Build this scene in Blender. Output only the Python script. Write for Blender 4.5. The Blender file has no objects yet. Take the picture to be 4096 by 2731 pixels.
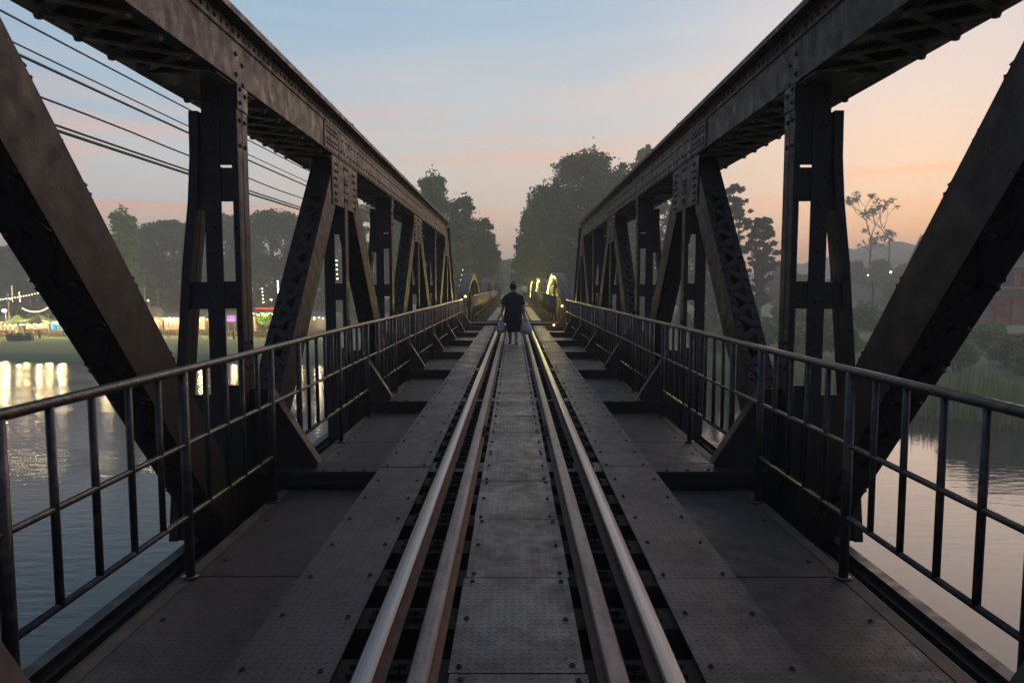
import bpy, math, random
import numpy as np
from mathutils import Vector, Matrix

random.seed(7)
SC = bpy.context.scene
COL = SC.collection
PI = math.pi

# ------------------------------------------------------------------ helpers
def s2l(c):
    c = c / 255.0
    return c / 12.92 if c <= 0.04045 else ((c + 0.055) / 1.055) ** 2.4
def C(r, g, b):
    return (s2l(r), s2l(g), s2l(b), 1.0)

NUM = ["zeroth","first","second","third","fourth","fifth","sixth","seventh","eighth","ninth","tenth","eleventh","twelfth",
       "thirteenth","fourteenth","fifteenth","sixteenth","seventeenth","eighteenth","nineteenth","twentieth"]
def nth(i):
    if i <= 20: return NUM[i]
    t, o = divmod(i, 10)
    tens = {2: "twent", 3: "thirt", 4: "fort", 5: "fift", 6: "sixt", 7: "sevent", 8: "eight"}[t]
    return tens + "ieth" if o == 0 else tens + "y-" + NUM[o]

class MB:
    """collects shapes and links them as ONE mesh object"""
    def __init__(self):
        self.v = []; self.f = []
    def add(self, vs, fs):
        n = len(self.v)
        self.v.extend([tuple(p) for p in vs])
        self.f.extend([tuple(i + n for i in q) for q in fs])
    def box(self, x0, x1, y0, y1, z0, z1):
        if x0 > x1: x0, x1 = x1, x0
        self.add([(x0,y0,z0),(x1,y0,z0),(x1,y1,z0),(x0,y1,z0),(x0,y0,z1),(x1,y0,z1),(x1,y1,z1),(x0,y1,z1)],
                 [(0,3,2,1),(4,5,6,7),(0,1,5,4),(1,2,6,5),(2,3,7,6),(3,0,4,7)])
    def bar(self, a, b, w, h, up=(0,0,1)):
        a = Vector(a); b = Vector(b); d = (b - a).normalized()
        u = Vector(up); u = (u - d * u.dot(d)).normalized(); s = d.cross(u)
        vs = []
        for p in (a, b):
            for i, j in ((-1,-1),(1,-1),(1,1),(-1,1)):
                vs.append(p + s * (i * w / 2) + u * (j * h / 2))
        self.add(vs, [(3,2,1,0),(4,5,6,7),(0,1,5,4),(1,2,6,5),(2,3,7,6),(3,0,4,7)])
    def tube(self, pts, r, n=8, caps=True):
        pts = [Vector(p) for p in pts]
        rs = r if isinstance(r, (list, tuple)) else [r] * len(pts)
        vs = []; fs = []
        ref = None
        for i, p in enumerate(pts):
            d = (pts[min(i + 1, len(pts) - 1)] - pts[max(i - 1, 0)]).normalized()
            if ref is None: ref = Vector((0,0,1)) if abs(d.z) < .9 else Vector((1,0,0))
            u = (ref - d * ref.dot(d)).normalized(); s = d.cross(u); ref = u
            for k in range(n):
                a = 2 * PI * k / n
                vs.append(p + (u * math.cos(a) + s * math.sin(a)) * rs[i])
        for i in range(len(pts) - 1):
            for k in range(n):
                k2 = (k + 1) % n
                fs.append((i*n + k, i*n + k2, (i+1)*n + k2, (i+1)*n + k))
        if caps:
            fs.append(tuple(range(n - 1, -1, -1))); fs.append(tuple((len(pts)-1)*n + k for k in range(n)))
        self.add(vs, fs)
    def rivet(self, p, nrm, r=.018):
        p = Vector(p); d = Vector(nrm).normalized()
        ref = Vector((0,0,1)) if abs(d.z) < .9 else Vector((1,0,0))
        u = (ref - d * ref.dot(d)).normalized(); s = d.cross(u)
        vs = []
        for rr, hh in ((1, -.1), (.75, .55)):
            for k in range(6):
                a = PI * k / 3
                vs.append(p + (u * math.cos(a) + s * math.sin(a)) * r * rr + d * r * hh)
        vs.append(p + d * r * .8)
        self.add(vs, [(k, (k+1)%6, 6+(k+1)%6, 6+k) for k in range(6)] + [(6+k, 6+(k+1)%6, 12) for k in range(6)])
    def prism(self, poly, vec):
        n = len(poly); vec = Vector(vec)
        vs = [Vector(p) for p in poly] + [Vector(p) + vec for p in poly]
        self.add(vs, [tuple(range(n-1,-1,-1)), tuple(range(n, 2*n))] + [(i, (i+1)%n, n+(i+1)%n, n+i) for i in range(n)])
    def loft(self, rings, caps=True):
        n = len(rings[0]); vs = [p for r in rings for p in r]; fs = []
        for i in range(len(rings) - 1):
            for k in range(n):
                k2 = (k + 1) % n
                fs.append((i*n+k, i*n+k2, (i+1)*n+k2, (i+1)*n+k))
        if caps:
            fs.append(tuple(range(n-1,-1,-1))); fs.append(tuple((len(rings)-1)*n+k for k in range(n)))
        self.add(vs, fs)
    def ball(self, c, r, nu=10, nv=6):
        c = Vector(c); r = r if isinstance(r, (tuple, list)) else (r, r, r)
        rings = []
        for j in range(1, nv):
            t = PI * j / nv
            rings.append([c + Vector((r[0]*math.sin(t)*math.cos(2*PI*k/nu), r[1]*math.sin(t)*math.sin(2*PI*k/nu), -r[2]*math.cos(t))) for k in range(nu)])
        self.loft(rings)
    def build(self, name, mat, parent=None, smooth=False):
        me = bpy.data.meshes.new(name)
        me.from_pydata(self.v, [], self.f); me.update()
        if smooth: me.polygons.foreach_set("use_smooth", [True] * len(me.polygons))
        me.materials.append(mat)
        o = bpy.data.objects.new(name, me); COL.objects.link(o)
        if parent: o.parent = parent
        return o

def tag(o, label=None, cat=None, group=None, kind=None):
    if label: o["label"] = label
    if cat: o["category"] = cat
    if group: o["group"] = group
    if kind: o["kind"] = kind
    return o
def thing(name, label, cat, loc=(0,0,0), group=None):
    o = bpy.data.objects.new(name, None); o.location = loc; o.empty_display_size = .2
    COL.objects.link(o); return tag(o, label, cat, group)
def dup(o, loc=None, label=None, parent=None):
    c = o.copy(); COL.objects.link(c)
    if loc is not None: c.location = loc
    if label: c["label"] = label
    if parent: c.parent = parent
    for ch in list(o.children): dup(ch, None, None, c)
    return c

# ------------------------------------------------------------------ materials
def nodes(m):
    m.use_nodes = True
    nt = m.node_tree
    return nt, nt.nodes, nt.links, nt.nodes["Principled BSDF"]

def mat(name, base, rough=.6, metal=0.0, var=.35, scale=3.0, col2=None, bump=0.0, bscale=40.0, spec=.5, stretch=(1,1,1), lo=.4, hi=.68):
    m = bpy.data.materials.new(name); nt, N, L, P = nodes(m)
    geo = N.new("ShaderNodeNewGeometry")
    mp = N.new("ShaderNodeMapping"); mp.inputs["Scale"].default_value = stretch
    L.new(geo.outputs["Position"], mp.inputs["Vector"])
    nz = N.new("ShaderNodeTexNoise"); nz.inputs["Scale"].default_value = scale; nz.inputs["Detail"].default_value = 6; nz.inputs["Roughness"].default_value = .65
    L.new(mp.outputs[0], nz.inputs["Vector"])
    rp = N.new("ShaderNodeValToRGB")
    b = base
    c2 = col2 or (b[0]*(1-var), b[1]*(1-var), b[2]*(1-var), 1)
    rp.color_ramp.elements[0].position = lo; rp.color_ramp.elements[1].position = hi
    rp.color_ramp.elements[0].color = (b[0], b[1], b[2], 1); rp.color_ramp.elements[1].color = (c2[0], c2[1], c2[2], 1)
    L.new(nz.outputs["Fac"], rp.inputs["Fac"]); L.new(rp.outputs[0], P.inputs["Base Color"])
    mr = N.new("ShaderNodeMapRange"); mr.inputs["To Min"].default_value = max(.02, rough-.12); mr.inputs["To Max"].default_value = min(1, rough+.12)
    nz2 = N.new("ShaderNodeTexNoise"); nz2.inputs["Scale"].default_value = scale*4.3; nz2.inputs["Detail"].default_value = 4
    L.new(mp.outputs[0], nz2.inputs["Vector"]); L.new(nz2.outputs["Fac"], mr.inputs["Value"]); L.new(mr.outputs[0], P.inputs["Roughness"])
    P.inputs["Metallic"].default_value = metal
    P.inputs["Specular IOR Level"].default_value = spec
    if bump > 0:
        nb = N.new("ShaderNodeTexNoise"); nb.inputs["Scale"].default_value = bscale; nb.inputs["Detail"].default_value = 5
        L.new(geo.outputs["Position"], nb.inputs["Vector"])
        bp = N.new("ShaderNodeBump"); bp.inputs["Strength"].default_value = bump; bp.inputs["Distance"].default_value = .02
        L.new(nb.outputs["Fac"], bp.inputs["Height"]); L.new(bp.outputs[0], P.inputs["Normal"])
    return m

def emit(name, col, strength):
    m = bpy.data.materials.new(name); nt, N, L, P = nodes(m)
    P.inputs["Base Color"].default_value = (col[0]*.5, col[1]*.5, col[2]*.5, 1)
    P.inputs["Emission Color"].default_value = (col[0], col[1], col[2], 1)
    P.inputs["Emission Strength"].default_value = strength
    return m

def chequer_mat(name, base, col2, rough=.5, cell=.032, scale=1.6):
    """painted chequer plate: raised lugs as bump, scuffed paint"""
    m = mat(name, base, rough, 0.0, scale=scale, col2=col2, lo=.35, hi=.7)
    nt, N, L, P = nodes(m)
    geo = N.new("ShaderNodeNewGeometry")
    sc = N.new("ShaderNodeVectorMath"); sc.operation = 'SCALE'; sc.inputs["Scale"].default_value = 1/cell
    L.new(geo.outputs["Position"], sc.inputs[0])
    def vm(op, a, b=None):
        n = N.new("ShaderNodeVectorMath"); n.operation = op; L.new(a, n.inputs[0])
        if b is not None:
            if isinstance(b, tuple): n.inputs[1].default_value = b
            else: L.new(b, n.inputs[1])
        return n.outputs[0]
    def ma(op, a, b=None, c=None):
        n = N.new("ShaderNodeMath"); n.operation = op
        for i, x in enumerate((a, b, c)):
            if x is None: continue
            if isinstance(x, (int, float)): n.inputs[i].default_value = x
            else: L.new(x, n.inputs[i])
        return n.outputs[0]
    rp0 = P.inputs["Base Color"].links[0].from_socket
    def stain(prev, stretch, scale, lo, hi, amt, colr):
        mp_ = N.new("ShaderNodeMapping"); mp_.inputs["Scale"].default_value = stretch; L.new(geo.outputs["Position"], mp_.inputs["Vector"])
        n_ = N.new("ShaderNodeTexNoise"); n_.inputs["Scale"].default_value = scale; n_.inputs["Detail"].default_value = 7; n_.inputs["Roughness"].default_value = .7; n_.inputs["Distortion"].default_value = .5; L.new(mp_.outputs[0], n_.inputs["Vector"])
        r_ = N.new("ShaderNodeMapRange"); r_.inputs[1].default_value = lo; r_.inputs[2].default_value = hi; r_.inputs[4].default_value = amt; L.new(n_.outputs["Fac"], r_.inputs[0])
        x_ = N.new("ShaderNodeMix"); x_.data_type = 'RGBA'; L.new(r_.outputs[0], x_.inputs[0]); L.new(prev, x_.inputs[6]); x_.inputs[7].default_value = colr; return x_.outputs[2]
    c_ = stain(rp0, (1,1,1), 2.3, .50, .66, .8, (base[0]*.95, base[1]*.60, base[2]*.42, 1))
    c_ = stain(c_, (1,.5,1), .9, .46, .68, .5, (base[0]*1.5, base[1]*1.7, base[2]*1.72, 1))
    c_ = stain(c_, (1,1,1), 7.5, .54, .70, .55, (base[0]*.40, base[1]*.38, base[2]*.38, 1))
    c_ = stain(c_, (1,1,1), 24, .70, .75, .8, (.22,.20,.18,1))
    L.new(c_, P.inputs["Base Color"])
    for l_ in list(P.inputs["Roughness"].links): L.remove(l_)
    def rn(scale, det):
        n_ = N.new("ShaderNodeTexNoise"); n_.inputs["Scale"].default_value = scale; n_.inputs["Detail"].default_value = det; n_.inputs["Roughness"].default_value = .65; L.new(geo.outputs["Position"], n_.inputs["Vector"]); return n_.outputs["Fac"]
    rm_ = N.new("ShaderNodeMath"); rm_.operation = 'ADD'; L.new(rn(1.9, 6), rm_.inputs[0]); L.new(rn(9, 4), rm_.inputs[1])
    rr_ = N.new("ShaderNodeMapRange"); rr_.inputs[1].default_value = .78; rr_.inputs[2].default_value = 1.22; rr_.inputs[3].default_value = rough-.10; rr_.inputs[4].default_value = min(.95, rough+.26); L.new(rm_.outputs[0], rr_.inputs[0]); L.new(rr_.outputs[0], P.inputs["Roughness"])
    P.inputs["Specular IOR Level"].default_value = .42
    fr = vm('SUBTRACT', vm('FRACTION', sc.outputs[0]), (.5,.5,.5))
    fl = vm('FLOOR', sc.outputs[0])
    s1 = N.new("ShaderNodeSeparateXYZ"); L.new(fr, s1.inputs[0])
    s2 = N.new("ShaderNodeSeparateXYZ"); L.new(fl, s2.inputs[0])
    par = ma('FLOORED_MODULO', ma('ADD', s2.outputs[0], s2.outputs[1]), 2.0)
    sg = ma('MULTIPLY_ADD', par, 2.0, -1.0)
    sy = ma('MULTIPLY', sg, s1.outputs[1])
    a = ma('ADD', s1.outputs[0], sy); b = ma('SUBTRACT', s1.outputs[0], sy)
    d = ma('ADD', ma('POWER', ma('DIVIDE', ma('ABSOLUTE', a), .46), 2.0), ma('POWER', ma('DIVIDE', ma('ABSOLUTE', b), .17), 2.0))
    h = N.new("ShaderNodeMapRange"); h.interpolation_type = 'SMOOTHSTEP'
    h.inputs["From Min"].default_value = 1.3; h.inputs["From Max"].default_value = .5
    L.new(d, h.inputs["Value"])
    bp = N.new("ShaderNodeBump"); bp.inputs["Strength"].default_value = 1.0; bp.inputs["Distance"].default_value = .011
    L.new(h.outputs[0], bp.inputs["Height"]); L.new(bp.outputs[0], P.inputs["Normal"])
    return m

def leaf_mat(name, a, b, rough=.6):
    a = (a[0]*1.1, a[1]*1.45, a[2]*1.05); b = (b[0]*2.3, b[1]*3.1, b[2]*1.8)
    m = bpy.data.materials.new(name); nt, N, L, P = nodes(m)
    g = N.new("ShaderNodeNewGeometry")
    rp = N.new("ShaderNodeValToRGB")
    rp.color_ramp.elements[0].color = (*a[:3], 1); rp.color_ramp.elements[1].color = (*b[:3], 1)
    nz = N.new("ShaderNodeTexNoise"); nz.inputs["Scale"].default_value = .45; nz.inputs["Detail"].default_value = 3
    L.new(g.outputs["Position"], nz.inputs["Vector"])
    mx = N.new("ShaderNodeMath"); mx.operation = 'MULTIPLY_ADD'; mx.inputs[1].default_value = .55
    L.new(g.outputs["Random Per Island"], mx.inputs[0]); 
    m2 = N.new("ShaderNodeMath"); m2.operation = 'MULTIPLY'; m2.inputs[1].default_value = .55
    L.new(nz.outputs["Fac"], m2.inputs[0]); L.new(m2.outputs[0], mx.inputs[2])
    L.new(mx.outputs[0], rp.inputs["Fac"]); L.new(rp.outputs[0], P.inputs["Base Color"])
    P.inputs["Roughness"].default_value = rough
    P.inputs["Specular IOR Level"].default_value = .25
    tr = N.new("ShaderNodeBsdfTranslucent"); L.new(rp.outputs[0], tr.inputs["Color"])
    mix = N.new("ShaderNodeMixShader"); mix.inputs[0].default_value = .3
    L.new(P.outputs[0], mix.inputs[1]); L.new(tr.outputs[0], mix.inputs[2])
    L.new(mix.outputs[0], N["Material Output"].inputs["Surface"])
    return m

def steel_mat(name, base, rust, rough=.55, amount=.5, streak=True, chip=True, sheen=.25, drips=False):
    """old bridge paint: chalky patches, rust runs below rivets, chips"""
    m = bpy.data.materials.new(name); nt, N, L, P = nodes(m)
    g = N.new("ShaderNodeNewGeometry")
    def noise(sc, scale, det=5, rgh=.6):
        mp = N.new("ShaderNodeMapping"); mp.inputs["Scale"].default_value = sc; L.new(g.outputs["Position"], mp.inputs["Vector"])
        n = N.new("ShaderNodeTexNoise"); n.inputs["Scale"].default_value = scale; n.inputs["Detail"].default_value = det; n.inputs["Roughness"].default_value = rgh
        L.new(mp.outputs[0], n.inputs["Vector"]); return n.outputs["Fac"]
    def mrr(src, a, b, c=0., d=1.):
        r = N.new("ShaderNodeMapRange"); r.inputs[1].default_value = a; r.inputs[2].default_value = b; r.inputs[3].default_value = c; r.inputs[4].default_value = d
        L.new(src, r.inputs[0]); return r.outputs[0]
    def mixc(f, a, b):
        x = N.new("ShaderNodeMix"); x.data_type = 'RGBA'; L.new(f, x.inputs[0])
        for i, v in ((6, a), (7, b)):
            if isinstance(v, tuple): x.inputs[i].default_value = (*v[:3], 1)
            else: L.new(v, x.inputs[i])
        return x.outputs[2]
    pale = tuple(min(1, v*1.7+.012) for v in base[:3])
    c = mixc(mrr(noise((1,1,.6), 4.5, 8, .75), .42, .70, 0, .14), base, pale)
    c = mixc(mrr(noise((1,1,.6), 6.0, 8, .75), .48, .66, 0, amount*.4), c, rust)
    if streak: c = mixc(mrr(noise((9,9,.55), 1.6, 4), .54, .68, 0, amount*1.1), c, tuple(v*.75 for v in rust[:3]))
    if drips:      # lime runs below the rivet line of the chord
        sp_ = N.new("ShaderNodeSeparateXYZ"); L.new(g.outputs["Position"], sp_.inputs[0])
        ht = mrr(sp_.outputs[2], 3.08, 3.28, 0, 1)
        n_ = mrr(noise((14,14,.25), 1.3, 3), .46, .62, 0, .5)
        mu = N.new("ShaderNodeMath"); mu.operation = 'MULTIPLY'; L.new(ht, mu.inputs[0]); L.new(n_, mu.inputs[1])
        c = mixc(mu.outputs[0], c, (.17,.17,.165))
    fine = noise((1,1,1), 34, 4)
    if chip: c = mixc(mrr(fine, .60, .66, 0, .55), c, tuple(v*.45 for v in base[:3]))
    L.new(c, P.inputs["Base Color"])
    L.new(mrr(noise((1,1,1), 7), .3, .7, rough-.14, rough+.2), P.inputs["Roughness"])
    P.inputs["Specular IOR Level"].default_value = sheen
    b = N.new("ShaderNodeBump"); b.inputs["Strength"].default_value = .28; b.inputs["Distance"].default_value = .006
    ad = N.new("ShaderNodeMath"); ad.operation = 'ADD'; L.new(fine, ad.inputs[0]); L.new(noise((1,1,1), 9), ad.inputs[1]); L.new(ad.outputs[0], b.inputs["Height"]); L.new(b.outputs[0], P.inputs["Normal"])
    return m

M = {}
M['steel'] = steel_mat('painted_steel', (.022,.023,.027), (.042,.028,.020), .5, .45)
M['brown_steel'] = steel_mat('dusty_brown_steel', (.056,.039,.031), (.080,.047,.032), .55, .55, drips=True)
M['diag'] = steel_mat('red_brown_steel', (.028,.020,.017), (.046,.027,.020), .55, .5)
M['chord_lace'] = steel_mat('water_lit_lacing', (.18,.16,.13), (.09,.07,.05), .6, .5)  # pale base colour stands in for light coming up off the water
M['lattice'] = steel_mat('black_painted_lattice', (.020,.020,.023), (.036,.025,.019), .55, .35)
M['pipe'] = mat('worn_railing_paint', (.030,.026,.026,1), .36, .3, scale=9, col2=(.11,.085,.075,1), lo=.5, hi=.72, bump=.22, bscale=45)
M['rail_head'] = mat('polished_rail_steel', (.40,.37,.35,1), .33, .75, scale=5, col2=(.20,.155,.13,1), stretch=(9,.06,1), bump=.03, bscale=20)
M['rail_side'] = mat('rusty_rail_web', (.15,.072,.046,1), .75, .0, scale=8, col2=(.07,.038,.028,1), bump=.25, bscale=60)
M['guard_head'] = mat('dull_guard_rail', (.25,.20,.18,1), .48, .4, scale=5, col2=(.13,.085,.065,1), stretch=(3,.5,1), bump=.2, bscale=30)
M['plate'] = chequer_mat('walkway_chequer_plate', (.092,.074,.070,1), (.044,.034,.033,1), .42, .034, 1.5)
M['footway'] = chequer_mat('footway_chequer_plate', (.076,.060,.056,1), (.037,.028,.027,1), .46, .034, 1.2)
M['deck'] = chequer_mat('side_deck_plate', (.040,.033,.033,1), (.058,.041,.033,1), .55, .034, 1.1)
M['rust'] = mat('rusty_edge_angle', (.105,.062,.040,1), .8, 0, scale=5, col2=(.040,.030,.026,1), bump=.2, bscale=50)
M['bolt'] = mat('bolt_steel', (.12,.11,.11,1), .4, .4, scale=20)
M['timber'] = mat('dark_sleeper_timber', (.026,.021,.018,1), .9, 0, scale=6, col2=(.014,.012,.010,1), bump=.4, bscale=25, stretch=(.3,4,1), spec=.2)
M['wire'] = mat('black_cable', (.012,.012,.013,1), .6)
M['bark'] = mat('tree_bark', (.06,.05,.042,1), .9, scale=3, bump=.3, bscale=6)
M['grass'] = mat('river_bank_grass', (.10,.19,.065,1), .95, 0, scale=.25, col2=(.13,.14,.07,1), bump=.5, bscale=3)
M['soil'] = mat('bank_soil', (.10,.085,.06,1), .95, 0, scale=.5)

# ------------------------------------------------------------------ camera
F = 1568.0                       # pixels on a 2352-wide print of the photograph (24 mm lens)
PITCH = math.atan((784-658)/F); YAW = 4/F
CAM = Vector((-.015, 0, 1.43))
cd = bpy.data.cameras.new("camera"); cam = bpy.data.objects.new("camera", cd); COL.objects.link(cam)
cd.sensor_width = 36; cd.lens = 36*F/2352; cd.clip_start = .05; cd.clip_end = 3000
cam.location = CAM; cam.rotation_euler = (PI/2 - PITCH, 0, YAW)
SC.camera = cam
RM = cam.rotation_euler.to_matrix()
def W(x, y, Y):
    d = RM @ Vector(((x-1176)/F, -(y-784)/F, -1.0))
    return CAM + d * (Y / d.y)

# ------------------------------------------------------------------ sky, sun, air
def build_world():
    w = bpy.data.worlds.new("World"); SC.world = w; w.use_nodes = True
    nt = w.node_tree; N = nt.nodes; L = nt.links; N.clear()
    out = N.new("ShaderNodeOutputWorld"); bg = N.new("ShaderNodeBackground"); L.new(bg.outputs[0], out.inputs["Surface"])
    tc = N.new("ShaderNodeTexCoord")
    nm = N.new("ShaderNodeVectorMath"); nm.operation = 'NORMALIZE'; L.new(tc.outputs["Generated"], nm.inputs[0])
    sp = N.new("ShaderNodeSeparateXYZ"); L.new(nm.outputs[0], sp.inputs[0])
    # slow wobble so the colour bands are not ruler-straight
    mp = N.new("ShaderNodeMapping"); mp.inputs["Scale"].default_value = (1.6, 1.6, 16); mp.inputs["Rotation"].default_value = (0, math.radians(-9), 0)
    L.new(nm.outputs[0], mp.inputs["Vector"])
    nz = N.new("ShaderNodeTexNoise"); nz.inputs["Scale"].default_value = 1.5; nz.inputs["Detail"].default_value = 5; nz.inputs["Roughness"].default_value = .5
    nz.inputs["Distortion"].default_value = .6
    L.new(mp.outputs[0], nz.inputs["Vector"])
    wob = N.new("ShaderNodeMapRange"); wob.inputs["From Min"].default_value = .3; wob.inputs["From Max"].default_value = .7
    wob.inputs["To Min"].default_value = -.028; wob.inputs["To Max"].default_value = .028; L.new(nz.outputs["Fac"], wob.inputs["Value"])
    zz = N.new("ShaderNodeMath"); zz.operation = 'ADD'; L.new(sp.outputs["Z"], zz.inputs[0]); L.new(wob.outputs[0], zz.inputs[1])
    def ramp(stops):
        r = N.new("ShaderNodeValToRGB"); r.color_ramp.interpolation = 'EASE'
        e = r.color_ramp.elements
        e[0].position, e[0].color = stops[0]; e[1].position, e[1].color = stops[-1]
        for p, c in stops[1:-1]:
            n = e.new(p); n.color = c
        L.new(zz.outputs[0], r.inputs["Fac"]); return r.outputs[0]
    top = C(140,150,170)
    Lr = ramp([(0, C(222,196,184)), (.07, C(216,200,194)), (.15, C(196,200,206)), (.26, C(162,188,208)), (.40, C(136,170,200)), (.9, top)])
    Cr = ramp([(0, C(240,196,164)), (.06, C(230,198,178)), (.14, C(216,202,194)), (.24, C(194,199,204)), (.38, C(158,184,206)), (.9, top)])
    Rr = ramp([(0, C(255,138,78)), (.045, C(253,170,114)), (.085, C(231,192,163)), (.14, C(221,200,186)), (.23, C(213,203,202)), (.34, C(206,202,208)), (.5, C(168,186,206)), (.9, top)])
    Br = ramp([(0, C(78,88,108)), (.1, C(84,100,128)), (.5, C(80,108,146)), (.9, C(96,130,170))])
    hyp = N.new("ShaderNodeMath"); hyp.operation = 'POWER'; 
    ex = N.new("ShaderNodeMath"); ex.operation = 'ARCTAN2'; L.new(sp.outputs["X"], ex.inputs[0]); L.new(sp.outputs["Y"], ex.inputs[1])
    N.remove(hyp)
    def mr(a, b, src):
        m = N.new("ShaderNodeMapRange"); m.interpolation_type = 'SMOOTHSTEP'
        m.inputs["From Min"].default_value = a; m.inputs["From Max"].default_value = b; L.new(src, m.inputs["Value"]); return m.outputs[0]
    def mix(f, a, b, mode='MIX'):
        m = N.new("ShaderNodeMix"); m.data_type = 'RGBA'; m.blend_type = mode
        if isinstance(f, float): m.inputs[0].default_value = f
        else: L.new(f, m.inputs[0])
        L.new(a, m.inputs[6]) if not isinstance(a, tuple) else setattr(m.inputs[6], 'default_value', a)
        L.new(b, m.inputs[7]) if not isinstance(b, tuple) else setattr(m.inputs[7], 'default_value', b)
        return m.outputs[2]
    c = mix(mr(-.55, .02, ex.outputs[0]), Lr, Cr)
    c = mix(mr(.02, .52, ex.outputs[0]), c, Rr)
    ab = N.new("ShaderNodeMath"); ab.operation = 'ABSOLUTE'; L.new(ex.outputs[0], ab.inputs[0])
    bk = N.new('ShaderNodeMath'); bk.operation = 'MAXIMUM'; L.new(mr(1.1, 2.2, ex.outputs[0]), bk.inputs[0]); L.new(mr(-.50, -1.15, ex.outputs[0]), bk.inputs[1])
    c = mix(mr(.62, 1.1, ex.outputs[0]), c, C(176,160,168))
    c = mix(bk.outputs[0], c, Br)
    # faint rosy streaks low in the sky
    mp2 = N.new("ShaderNodeMapping"); mp2.inputs["Scale"].default_value = (1.9, 1.9, 22); mp2.inputs["Rotation"].default_value = (0, math.radians(-11), 0)
    L.new(nm.outputs[0], mp2.inputs["Vector"])
    n2 = N.new("ShaderNodeTexNoise"); n2.inputs["Scale"].default_value = 1.2; n2.inputs["Detail"].default_value = 6; n2.inputs["Distortion"].default_value = .8
    L.new(mp2.outputs[0], n2.inputs["Vector"])
    st = mr(.44, .68, n2.outputs["Fac"])
    low = N.new("ShaderNodeMapRange"); low.inputs["From Min"].default_value = .32; low.inputs["From Max"].default_value = .06
    low.inputs["To Min"].default_value = .0; low.inputs["To Max"].default_value = 1.0; L.new(sp.outputs["Z"], low.inputs["Value"])
    sf = N.new("ShaderNodeMath"); sf.operation = 'MULTIPLY'; L.new(st, sf.inputs[0]); L.new(low.outputs[0], sf.inputs[1])
    c = mix(sf.outputs[0], c, C(238,182,160))
    # the physical twilight sky adds its share
    sky = N.new("ShaderNodeTexSky"); sky.sky_type = 'NISHITA'; sky.sun_disc = False
    sky.sun_elevation = math.radians(5); sky.sun_rotation = math.radians(30); sky.air_density = 1.4; sky.dust_density = 3
    c = mix(.012, c, sky.outputs[0], 'ADD')
    L.new(c, bg.inputs["Color"]); bg.inputs["Strength"].default_value = 1.16
build_world()
sd = bpy.data.lights.new("sun", 'SUN'); sun = bpy.data.objects.new("sun", sd); COL.objects.link(sun)
sd.energy = 1.5; sd.angle = math.radians(56); sd.color = (1.0, .72, .56)
el, az = math.radians(12), math.radians(34)
sdir = Vector((math.sin(az)*math.cos(el), math.cos(az)*math.cos(el), math.sin(el)))
sun.rotation_euler = sdir.to_track_quat('Z', 'Y').to_euler()
sun.location = sdir * 60

vs = SC.view_settings
vs.view_transform = 'Standard'; vs.look = 'None'; vs.exposure = 0; vs.gamma = 1; vs.use_curve_mapping = False

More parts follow.
